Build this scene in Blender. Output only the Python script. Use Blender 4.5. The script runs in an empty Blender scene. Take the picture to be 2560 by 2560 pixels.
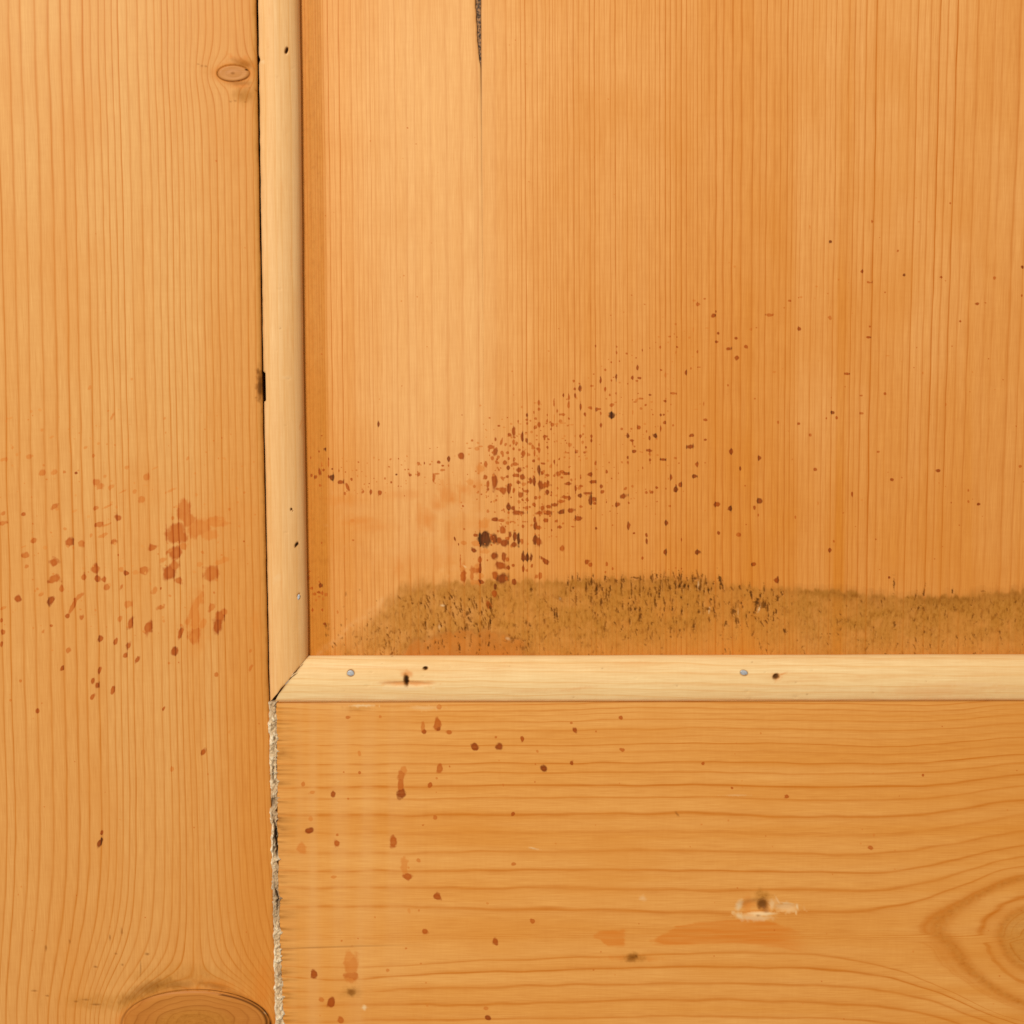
import bpy, math
import numpy as np

# ------------------------------------------------------------------ camera, light, exposure
FRAME = 0.34                      # metres of door face across the picture
HALF = 0.36                       # tangent of half the field of view
PITCH = math.atan(0.0434 / HALF)  # the lens looks slightly down on the door
DIST = FRAME / 2 / HALF
PIX = 2560.0                      # photo pixels, used as a measuring grid on the door face
CAMP = np.array([0.0, -DIST * math.cos(PITCH), DIST * math.sin(PITCH)])
FWD = np.array([0.0, math.cos(PITCH), -math.sin(PITCH)])
UPV = np.array([0.0, math.sin(PITCH), math.cos(PITCH)])

scene = bpy.context.scene
cam_d = bpy.data.cameras.new("camera")
cam_d.sensor_width = 36.0
cam_d.lens = 18.0 / HALF
cam_d.clip_start, cam_d.clip_end = 0.01, 50.0
cam = bpy.data.objects.new("camera", cam_d)
cam.location = CAMP
cam.rotation_euler = (math.pi / 2 - PITCH, 0, 0)
scene.collection.objects.link(cam)
scene.camera = cam

world = bpy.data.worlds.new("World")
scene.world = world
world.use_nodes = True
wbg = world.node_tree.nodes["Background"]
wbg.inputs[0].default_value = (1.0, 0.90, 0.76, 1)
wbg.inputs[1].default_value = 0.32


def area(name, loc, target, size, power, color):
    d = bpy.data.lights.new(name, 'AREA')
    d.shape = 'DISK'
    d.size = size
    d.energy = power
    d.color = color
    o = bpy.data.objects.new(name, d)
    o.location = loc
    dx = np.array(target) - np.array(loc)
    import mathutils
    o.rotation_euler = mathutils.Vector(dx).to_track_quat('-Z', 'Y').to_euler()
    scene.collection.objects.link(o)


area("ceiling_lamp", (-0.66, -1.60, 0.80), (0, 0, 0), 0.42, 29.8, (1.0, 0.935, 0.83))

scene.view_settings.view_transform = 'Standard'
scene.view_settings.look = 'None'
scene.view_settings.exposure = 0.0
scene.view_settings.gamma = 1.0
scene.cycles.use_denoising = False
scene.cycles.max_bounces = 4
scene.cycles.diffuse_bounces = 2
scene.cycles.glossy_bounces = 1

rng = np.random.default_rng(7)


# ------------------------------------------------------------------ measuring helpers
def at(u, v, d=0.0):
    """photo pixel -> point on the plane y = d (arrays allowed)"""
    u = np.asarray(u, float); v = np.asarray(v, float)
    a = (u - PIX / 2) / (PIX / 2) * HALF
    b = -(v - PIX / 2) / (PIX / 2) * HALF
    rx = a
    ry = FWD[1] + b * UPV[1]
    rz = FWD[2] + b * UPV[2]
    t = (d - CAMP[1]) / ry
    return CAMP[0] + rx * t, CAMP[2] + rz * t


def proj(x, y, z):
    px, py, pz = x - CAMP[0], y - CAMP[1], z - CAMP[2]
    dep = py * FWD[1] + pz * FWD[2]
    up = py * UPV[1] + pz * UPV[2]
    u = PIX / 2 + px / dep / HALF * PIX / 2
    v = PIX / 2 - up / dep / HALF * PIX / 2
    return u, v


_tab = rng.random((256, 256))


def vnoise(x, y):
    xi = np.floor(x).astype(int); yi = np.floor(y).astype(int)
    fx = x - xi; fy = y - yi
    fx = fx * fx * (3 - 2 * fx); fy = fy * fy * (3 - 2 * fy)
    g = lambda i, j: _tab[i & 255, j & 255]
    return ((g(xi, yi) * (1 - fx) + g(xi + 1, yi) * fx) * (1 - fy)
            + (g(xi, yi + 1) * (1 - fx) + g(xi + 1, yi + 1) * fx) * fy)


def fbm(x, y, n=3):
    s = 0; a = 0.5; t = 0
    for k in range(n):
        s = s + a * vnoise(x + 17.3 * k, y + 9.1 * k); t += a
        a *= 0.5; x = x * 2.03; y = y * 2.03
    return s / t


def sst(e0, e1, x):
    t = np.clip((x - e0) / (e1 - e0), 0, 1)
    return t * t * (3 - 2 * t)


# ------------------------------------------------------------------ materials
def node_wood(name, early, late, deep, axis, contrast=1.0, fibre=1.0, sharp=0.5, tone_amt=1.0, blotch=0.5, gloss=0.42,
              spot_streak=0.0, extra_lines=0.0, per_ring=0.6):
    m = bpy.data.materials.new(name)
    m.use_nodes = True
    nt = m.node_tree
    N, Lk = nt.nodes, nt.links
    bsdf = N["Principled BSDF"]

    def nd(t, **kw):
        n = N.new(t)
        for k, w in kw.items():
            setattr(n, k, w)
        return n

    def math_(op, a, b=None, c=None, clamp=False):
        n = nd("ShaderNodeMath", operation=op, use_clamp=clamp)
        for i, w in enumerate((a, b, c)):
            if w is None: continue
            if isinstance(w, (int, float)): n.inputs[i].default_value = w
            else: Lk.new(w, n.inputs[i])
        return n.outputs[0]

    def mix(fac, a, b, mode='MIX'):
        n = nd("ShaderNodeMix", data_type='RGBA', blend_type=mode)
        n.clamp_factor = True
        for s, w in ((0, fac), (6, a), (7, b)):
            if isinstance(w, (int, float)): n.inputs[s].default_value = w
            elif isinstance(w, tuple): n.inputs[s].default_value = (*w, 1)
            else: Lk.new(w, n.inputs[s])
        return n.outputs[2]

    def ramp(f, pts, interp='LINEAR'):
        n = nd("ShaderNodeValToRGB")
        cr = n.color_ramp
        cr.interpolation = interp
        while len(cr.elements) < len(pts): cr.elements.new(0.5)
        for e, (p, c) in zip(cr.elements, pts):
            e.position = p
            e.color = (c, c, c, 1) if isinstance(c, (int, float)) else (*c, 1)
        Lk.new(f, n.inputs[0])
        return n.outputs[0]

    def rangef(f, a, b, c, d):
        n = nd("ShaderNodeMapRange", interpolation_type='SMOOTHSTEP')
        Lk.new(f, n.inputs[0])
        for i, w in enumerate((a, b, c, d)): n.inputs[i + 1].default_value = w
        return n.outputs[0]

    ring = nd("ShaderNodeAttribute", attribute_name="ring").outputs["Fac"]
    A = nd("ShaderNodeAttribute", attribute_name="marks")
    sA = nd("ShaderNodeSeparateColor"); Lk.new(A.outputs["Color"], sA.inputs[0])
    spot, stone, grime, dark = sA.outputs[0], sA.outputs[1], sA.outputs[2], A.outputs["Alpha"]
    B = nd("ShaderNodeAttribute", attribute_name="wear_shade")
    sB = nd("ShaderNodeSeparateColor"); Lk.new(B.outputs["Color"], sB.inputs[0])
    resin, pale, tone, smear = sB.outputs[0], sB.outputs[1], sB.outputs[2], B.outputs["Alpha"]

    tc = nd("ShaderNodeTexCoord").outputs["Object"]

    def noise(sc_along, sc_across, detail=2.0, rough=0.5):
        mp = nd("ShaderNodeMapping")
        s = (sc_across, sc_across, sc_along) if axis == 'Z' else (sc_along, sc_across, sc_across)
        mp.inputs["Scale"].default_value = s
        Lk.new(tc, mp.inputs[0])
        n = nd("ShaderNodeTexNoise"); n.inputs["Scale"].default_value = 1.0
        n.inputs["Detail"].default_value = detail; n.inputs["Roughness"].default_value = rough
        Lk.new(mp.outputs[0], n.inputs[0])
        return n.outputs["Fac"]

    fib = noise(110, 2600, 1.0, 0.6)       # fibres
    fib2 = noise(28, 600, 1.0)             # broader streaks
    blo = noise(20, 38, 2.0, 0.55)         # slow blotches of the varnish
    mott = noise(900, 900, 1.0, 0.65)      # fine mottling
    cross = noise(900, 130, 1.0)           # faint cross flecks

    # a little jitter so a line is never ruler straight
    rj = math_('ADD', ring, math_('MULTIPLY', math_('SUBTRACT', noise(60, 300, 1.0), 0.5), 0.22))
    fr = math_('FRACT', rj)
    fl = math_('FLOOR', rj)
    w1 = nd("ShaderNodeTexWhiteNoise", noise_dimensions='1D'); Lk.new(fl, w1.inputs["W"])
    ringrnd = w1.outputs["Value"]
    w2 = nd("ShaderNodeTexWhiteNoise", noise_dimensions='1D')
    Lk.new(math_('ADD', fl, 31.7), w2.inputs["W"])
    ringrnd2 = w2.outputs["Value"]
    prof = ramp(fr, [(0.0, 0.60), (0.06, 0.12), (0.16, 0.0), (sharp, 0.06), (0.84, 0.34), (0.93, 1.0), (1.0, 0.60)])
    stren = math_('MULTIPLY_ADD', ringrnd, per_ring, 1.0 - per_ring * 0.75)
    stren = math_('MULTIPLY', stren, math_('MULTIPLY_ADD', fib2, 1.0, 0.5))
    line = math_('MULTIPLY', math_('MULTIPLY', prof, stren), contrast)
    line = math_('MULTIPLY', line, math_('MULTIPLY_ADD', pale, -6.0, 1.0, clamp=True))

    base = mix(tone if tone_amt == 1.0 else math_('MULTIPLY', tone, tone_amt), early, deep)
    base = mix(math_('MULTIPLY', math_('SUBTRACT', ringrnd2, 0.35), 0.30), base, mix(0.6, base, deep))
    base = mix(line, base, late)
    f1 = math_('MULTIPLY_ADD', math_('SUBTRACT', fib, 0.5), 0.42 * fibre, 1.0)
    f2 = math_('MULTIPLY_ADD', math_('SUBTRACT', fib2, 0.5), 0.15 * fibre, 1.0)
    f3 = math_('MULTIPLY_ADD', math_('SUBTRACT', cross, 0.5), 0.08 * fibre, 1.0)
    f = math_('MULTIPLY', math_('MULTIPLY', f1, f2), f3)
    cmb = nd("ShaderNodeCombineColor")
    Lk.new(math_('POWER', f, 0.55), cmb.inputs[0]); Lk.new(f, cmb.inputs[1]); Lk.new(math_('POWER', f, 1.5), cmb.inputs[2])
    base = mix(1.0, base, cmb.outputs[0], 'MULTIPLY')
    base = mix(math_('MULTIPLY', rangef(blo, 0.45, 0.75, 0.0, 1.0), blotch), base, deep)

    # soaked smears, resin, grime
    base = mix(math_('MULTIPLY', smear, math_('MULTIPLY_ADD', fib2, 0.8, 0.25), clamp=True), base, (0.70, 0.215, 0.026))
    base = mix(math_('MULTIPLY', resin, math_('MULTIPLY_ADD', fib, 0.5, 0.7), clamp=True), base, (0.700, 0.208, 0.022))
    gn = noise(420, 900, 2.0, 0.65)
    gcol = mix(mott, (0.545, 0.235, 0.036), (0.440, 0.160, 0.016))
    gcol = mix(rangef(gn, 0.48, 0.72, 0.0, 0.60), gcol, (0.310, 0.095, 0.007))
    gcol = mix(rangef(gn, 0.44, 0.30, 0.0, 0.35), gcol, (0.630, 0.280, 0.052))
    gcol = mix(math_('MULTIPLY', line, 0.35), gcol, mix(0.5, gcol, late))
    base = mix(math_('MULTIPLY', grime, math_('MULTIPLY_ADD', gn, 0.6, 0.60), clamp=True), base, gcol)
    base = mix(pale, base, (0.86, 0.60, 0.32))
    # drops
    e = math_('ADD', spot, math_('MULTIPLY', math_('SUBTRACT', mott, 0.5), 0.22))
    if spot_streak:
        e = math_('ADD', e, math_('MULTIPLY', math_('SUBTRACT', line, 0.25), spot_streak))
    sm = rangef(e, 0.37, 0.64, 0.0, 1.0)
    if spot_streak:
        stone = math_('MULTIPLY_ADD', math_('SUBTRACT', line, 0.30), 0.22, stone, clamp=True)
    scol = ramp(stone, [(0.0, (0.78, 0.29, 0.050)), (0.35, (0.66, 0.195, 0.026)), (0.6, (0.475, 0.088, 0.005)),
                        (0.75, (0.310, 0.048, 0.003)), (0.88, (0.140, 0.024, 0.003)), (1.0, (0.026, 0.007, 0.003))])
    scol = mix(math_('MULTIPLY', math_('SUBTRACT', fib, 0.35), 0.6), scol, mix(0.5, scol, base))
    sfac = math_('MULTIPLY', sm, ramp(stone, [(0.0, 0.30), (0.35, 0.66), (0.65, 0.93), (1.0, 0.98)]))
    base = mix(sfac, base, scol)
    base = mix(math_('MULTIPLY', dark, 1.9, clamp=True), base, mix(0.82, base, (0.235, 0.072, 0.006)))
    base = mix(math_('MULTIPLY_ADD', dark, 2.0, -1.0, clamp=True), base, (0.032, 0.011, 0.002))
    Lk.new(base, bsdf.inputs["Base Color"])

    rough = math_('MULTIPLY_ADD', fib, 0.12, gloss - 0.06)
    rough = math_('MULTIPLY_ADD', grime, 0.25, rough)
    Lk.new(math_('MULTIPLY_ADD', dark, 0.3, rough, clamp=True), bsdf.inputs["Roughness"])
    bsdf.inputs["Specular IOR Level"].default_value = 0.10

    h = math_('MULTIPLY', fib, 0.6)
    h = math_('ADD', h, math_('MULTIPLY', grime, math_('MULTIPLY', mott, 1.2)))
    bp = nd("ShaderNodeBump")
    bp.inputs["Strength"].default_value = 0.35
    bp.inputs["Distance"].default_value = 0.00012
    Lk.new(h, bp.inputs["Height"])
    Lk.new(bp.outputs[0], bsdf.inputs["Normal"])
    return m


EARLY = (0.770, 0.410, 0.135)
LATE = (0.590, 0.200, 0.026)
DEEP = (0.690, 0.270, 0.050)
M_stile = node_wood("pine_stile", EARLY, LATE, DEEP, 'Z', contrast=1.0, sharp=0.66, blotch=0.30, spot_streak=0.16)
M_board = node_wood("pine_panel", (0.880, 0.455, 0.156), (0.560, 0.155, 0.012), (0.690, 0.246, 0.032), 'Z', contrast=0.82, per_ring=0.9,
                    sharp=0.62, spot_streak=0.30, blotch=0.30)
M_rail = node_wood("pine_rail", (0.810, 0.385, 0.100), (0.600, 0.180, 0.014), (0.720, 0.280, 0.044), 'X', contrast=0.80,
                   sharp=0.66, blotch=0.35, per_ring=0.8)
M_mould = node_wood("pine_moulding", (0.880, 0.545, 0.250), (0.770, 0.390, 0.120), (0.790, 0.410, 0.130), 'Z',
                    contrast=0.62, fibre=0.75, sharp=0.6, blotch=0.30, gloss=0.45)
M_mould_h = node_wood("pine_moulding_flat", (0.910, 0.645, 0.322), (0.800, 0.440, 0.150), (0.820, 0.480, 0.180), 'X',
                      contrast=0.62, fibre=0.80, sharp=0.6, blotch=0.30, gloss=0.45)
M_knot = node_wood("pine_knot", (0.620, 0.255, 0.052), (0.370, 0.115, 0.016), (0.520, 0.180, 0.030), 'X', contrast=0.8,
                   fibre=0.6, sharp=0.5, blotch=0.4)


def filler_material():
    m = bpy.data.materials.new("crumbly_filler"); m.use_nodes = True
    nt = m.node_tree; N, Lk = nt.nodes, nt.links
    b = N["Principled BSDF"]
    at_ = N.new("ShaderNodeAttribute"); at_.attribute_name = "marks"
    tc = N.new("ShaderNodeTexCoord")
    n = N.new("ShaderNodeTexNoise"); n.inputs["Scale"].default_value = 900; n.inputs["Detail"].default_value = 3
    Lk.new(tc.outputs["Object"], n.inputs[0])
    r = N.new("ShaderNodeValToRGB")
    r.color_ramp.elements[0].position = 0.3; r.color_ramp.elements[0].color = (0.48, 0.32, 0.17, 1)
    r.color_ramp.elements[1].position = 0.7; r.color_ramp.elements[1].color = (0.84, 0.63, 0.38, 1)
    Lk.new(n.outputs["Fac"], r.inputs[0])
    mx = N.new("ShaderNodeMix"); mx.data_type = 'RGBA'
    Lk.new(at_.outputs["Alpha"], mx.inputs[0]); Lk.new(r.outputs[0], mx.inputs[6])
    mx.inputs[7].default_value = (0.060, 0.028, 0.010, 1)
    sp = N.new('ShaderNodeSeparateColor'); Lk.new(at_.outputs['Color'], sp.inputs[0])
    mw = N.new('ShaderNodeMix'); mw.data_type = 'RGBA'
    Lk.new(sp.outputs[0], mw.inputs[0]); Lk.new(r.outputs[0], mw.inputs[6]); mw.inputs[7].default_value = (0.92, 0.78, 0.55, 1)
    mb = N.new('ShaderNodeMix'); mb.data_type = 'RGBA'
    Lk.new(sp.outputs[1], mb.inputs[0]); Lk.new(mw.outputs[2], mb.inputs[6]); mb.inputs[7].default_value = (0.42, 0.24, 0.11, 1)
    Lk.new(mb.outputs[2], mx.inputs[6])
    Lk.new(mx.outputs[2], b.inputs["Base Color"])
    b.inputs["Roughness"].default_value = 0.85
    bp = N.new("ShaderNodeBump"); bp.inputs["Strength"].default_value = 0.6; bp.inputs["Distance"].default_value = 0.0003
    Lk.new(n.outputs["Fac"], bp.inputs["Height"]); Lk.new(bp.outputs[0], b.inputs["Normal"])
    return m


def metal_material():
    m = bpy.data.materials.new("dull_zinc"); m.use_nodes = True
    nt = m.node_tree; N, Lk = nt.nodes, nt.links
    b = N["Principled BSDF"]
    tc = N.new("ShaderNodeTexCoord")
    n = N.new("ShaderNodeTexNoise"); n.inputs["Scale"].default_value = 1500; n.inputs["Detail"].default_value = 3
    Lk.new(tc.outputs["Object"], n.inputs[0])
    r = N.new("ShaderNodeValToRGB")
    r.color_ramp.elements[0].position = 0.3; r.color_ramp.elements[0].color = (0.34, 0.35, 0.36, 1)
    r.color_ramp.elements[1].position = 0.7; r.color_ramp.elements[1].color = (0.62, 0.64, 0.68, 1)
    Lk.new(n.outputs["Fac"], r.inputs[0]); Lk.new(r.outputs[0], b.inputs["Base Color"])
    b.inputs["Metallic"].default_value = 0.35; b.inputs["Roughness"].default_value = 0.5
    return m


def plain_noise_material(name, c0, c1, scale, rough=0.7):
    m = bpy.data.materials.new(name); m.use_nodes = True
    nt = m.node_tree; N, Lk = nt.nodes, nt.links
    b = N["Principled BSDF"]
    tc = N.new("ShaderNodeTexCoord")
    n = N.new("ShaderNodeTexNoise"); n.inputs["Scale"].default_value = scale; n.inputs["Detail"].default_value = 3
    Lk.new(tc.outputs["Object"], n.inputs[0])
    r = N.new("ShaderNodeValToRGB")
    r.color_ramp.elements[0].position = 0.38; r.color_ramp.elements[0].color = (*c0, 1)
    r.color_ramp.elements[1].position = 0.66; r.color_ramp.elements[1].color = (*c1, 1)
    Lk.new(n.outputs["Fac"], r.inputs[0]); Lk.new(r.outputs[0], b.inputs["Base Color"])
    b.inputs["Roughness"].default_value = rough
    return m


M_filler = filler_material()
M_zinc = metal_material()
M_tongue = plain_noise_material("dusty_tongue", (0.040, 0.018, 0.006), (0.44, 0.21, 0.075), 1300)
M_splinter = plain_noise_material("raw_splinter", (0.80, 0.52, 0.25), (0.90, 0.66, 0.38), 600)

# ------------------------------------------------------------------ object helpers
ZB = -0.34
door = bpy.data.objects.new("panel_door", None)
door.location = (0, 0.017, ZB)
door.empty_display_size = 0.05
door["label"] = "honey coloured pine panel door with pale mouldings, brown splash stains and scuffed lower panel"
door["category"] = "door"
door["kind"] = "thing"
scene.collection.objects.link(door)


def link(name, me, mat, parent=door, label=None):
    o = bpy.data.objects.new(name, me)
    me.materials.append(mat)
    scene.collection.objects.link(o)
    o.parent = parent
    if parent is door:
        o.location = (0, -0.017, -ZB)
    if label: o["label"] = label
    return o


def mesh_from(name, co, quads, attrs=None, smooth=True, extra_faces=()):
    me = bpy.data.meshes.new(name)
    quads = np.asarray(quads, dtype=np.int32).reshape(-1, 4)
    nq = len(quads)
    loops = [quads.ravel()]
    starts = [np.arange(nq, dtype=np.int32) * 4]
    tot = [np.full(nq, 4, np.int32)]
    off = nq * 4
    for f in extra_faces:
        f = np.asarray(f, np.int32)
        loops.append(f); starts.append(np.array([off], np.int32)); tot.append(np.array([len(f)], np.int32)); off += len(f)
    loops = np.concatenate(loops); starts = np.concatenate(starts); tot = np.concatenate(tot)
    me.vertices.add(len(co)); me.loops.add(len(loops)); me.polygons.add(len(starts))
    me.vertices.foreach_set("co", np.ascontiguousarray(co, dtype=np.float32).ravel())
    me.loops.foreach_set("vertex_index", loops)
    me.polygons.foreach_set("loop_start", starts)
    me.polygons.foreach_set("loop_total", tot)
    sm = np.zeros(len(starts), bool)
    sm[:nq] = smooth
    me.polygons.foreach_set("use_smooth", sm)
    me.update(calc_edges=True)
    if attrs:
        for k, a in attrs.items():
            a = np.asarray(a, np.float32)
            if a.ndim == 1:
                l = me.attributes.new(k, 'FLOAT', 'POINT'); l.data.foreach_set("value", np.ascontiguousarray(a))
            else:
                l = me.attributes.new(k, 'FLOAT_COLOR', 'POINT'); l.data.foreach_set("color", np.ascontiguousarray(a).ravel())
    me.validate()
    return me


def grid_quads(nr, nc):
    i = np.arange(nr * nc).reshape(nr, nc)
    # wound so that the faces look towards the lens (-Y) when rows run downwards and columns to the right
    return np.stack([i[:-1, :-1], i[1:, :-1], i[1:, 1:], i[:-1, 1:]], -1).reshape(-1, 4)


def slab(name, X, Y, Z, attrs, back, mat, parent=door, label=None):
    """front relief sheet with square sides and a back: a solid board"""
    nr, nc = X.shape
    co = np.stack([X, Y, Z], -1).reshape(-1, 3)
    q = grid_quads(nr, nc)
    i = np.arange(nr * nc).reshape(nr, nc)
    loop = np.concatenate([i[0, :-1], i[:-1, -1], i[-1, :0:-1], i[:0:-1, 0]])
    n = len(loop); b0 = nr * nc
    f = co[loop]; bk = f.copy(); bk[:, 1] = back
    co2 = np.concatenate([co, f, bk])
    k = np.arange(n); k2 = (k + 1) % n
    sq = np.stack([b0 + k, b0 + k2, b0 + n + k2, b0 + n + k], -1)
    at2 = {}
    for kk, a in attrs.items():
        a = a.reshape(nr * nc, -1) if a.ndim == 3 else a.reshape(nr * nc)
        at2[kk] = np.concatenate([a, a[loop], a[loop]])
    me = mesh_from(name, co2, np.concatenate([q, sq]), at2, True, [list(b0 + n + k)])
    sm = np.zeros(len(me.polygons), bool); sm[:len(q)] = True
    me.polygons.foreach_set("use_smooth", sm)
    return link(name, me, mat, parent, label)


class Field:
    """per-vertex record of one wooden surface, written in photo-pixel measure"""
    def __init__(s, U, V, along='v'):
        s.U, s.V = U, V
        s.along = along
        z = np.zeros_like(U)
        s.ring = z.copy(); s.spot = z.copy(); s.stone = z.copy(); s.grime = z.copy(); s.dark = z.copy()
        s.resin = z.copy(); s.pale = z.copy(); s.tone = z.copy(); s.smear = z.copy(); s.h = z.copy()
        s.rowv = V.mean(1) if along == 'v' else U.mean(1)

    def win(s, u, v, r):
        key, oth, W = (v, u, s.U) if s.along == 'v' else (u, v, s.V)
        m = r if s.along == 'v' else r + 60
        a = np.searchsorted(s.rowv, key - m); b = np.searchsorted(s.rowv, key + m)
        if b <= a: return None
        cu = W[a:b].min(0); cU = W[a:b].max(0)
        c = np.nonzero((cU > oth - r) & (cu < oth + r))[0]
        if len(c) == 0: return None
        return slice(a, b), slice(c[0], c[-1] + 1)

    def dist(s, w, u, v, rx, ry, ang):
        x = s.U[w] - u; y = s.V[w] - v
        c, n = math.cos(ang), math.sin(ang)
        X = (x * c + y * n) / rx; Y = (-x * n + y * c) / ry
        return np.sqrt(X * X + Y * Y)

    def drop(s, u, v, rx, ry, tone, ang=0.0):
        rx = max(rx, 1.9); ry = max(ry, 1.9)
        w = s.win(u, v, max(rx, ry) * 2 + 3)
        if w is None: return
        d = s.dist(w, u, v, rx, ry, ang)
        k = min(rx, ry)
        wob = fbm(s.U[w] / (k * 1.1 + 2.5) + u, s.V[w] / (k * 1.1 + 2.5) + v, 2) - 0.5
        d = d * (1 + 0.85 * wob)
        f = np.clip(1 - 0.5 * d, 0, 1)
        t = tone * (1 + 0.10 * (np.clip(d, 0, 1) - 0.5))
        m = f > s.spot[w]
        s.spot[w] = np.where(m, f, s.spot[w])
        s.stone[w] = np.where(m, np.clip(t, 0, 1), s.stone[w])

    def soft(s, ch, u, v, rx, ry, amt, ang=0.0, wob=0.6, hard=0.0, cell=None):
        w = s.win(u, v, max(rx, ry) * 1.8 + 3)
        if w is None: return
        d = s.dist(w, u, v, rx, ry, ang)
        c = cell or (min(rx, ry) * 0.7 + 2)
        d = d * (1 + wob * (fbm(s.U[w] / c + u, s.V[w] / c + v, 3) - 0.5) * 2)
        f = amt * (1 - sst(hard, 1.0 + 0.35 * (1 - hard), d))
        a = getattr(s, ch)
        a[w] = np.maximum(a[w], f)

    def dent(s, u, v, rx, ry, depth, ang=0.0):
        w = s.win(u, v, max(rx, ry) * 1.6 + 3)
        if w is None: return
        d = s.dist(w, u, v, rx, ry, ang)
        s.h[w] -= depth * (1 - sst(0.35, 1.25, d))

    def attrs(s):
        return {"ring": s.ring, "marks": np.stack([s.spot, s.stone, s.grime, s.dark], -1),
                "wear_shade": np.stack([s.resin, s.pale, s.tone, s.smear], -1)}


def axis_pts(segs):
    """[(start, end, step), ...] -> increasing coordinates"""
    out = []
    for a, b, st in segs:
        n = max(1, int(round((b - a) / st)))
        out.append(np.linspace(a, b, n, endpoint=False))
    out.append(np.array([segs[-1][1]]))
    return np.concatenate(out)


def lines_to_ring(pos, x):
    pos = np.array(pos, float)
    k = np.arange(len(pos), dtype=float)
    return np.interp(x, pos, k)


def extend(pos, lo, hi, step):
    pos = list(pos)
    r = np.random.default_rng(3)
    while pos[0] > lo: pos.insert(0, pos[0] - step * (0.7 + 0.6 * r.random()))
    while pos[-1] < hi: pos.append(pos[-1] + step * (0.7 + 0.6 * r.random()))
    return pos


# depth of the panel below the frame; widths of the two strips from their mitre
OUT_C = (671.0, 1760.0); INN_C = (770.0, 1641.0)
PANEL = 0.0065
x0, z0 = at(*OUT_C, 0.0); x1, z1 = at(*INN_C, PANEL * .8)
MWV, MWH = float(x1 - x0), float(z1 - z0)
XO, ZO = float(x0), float(z0)

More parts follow.
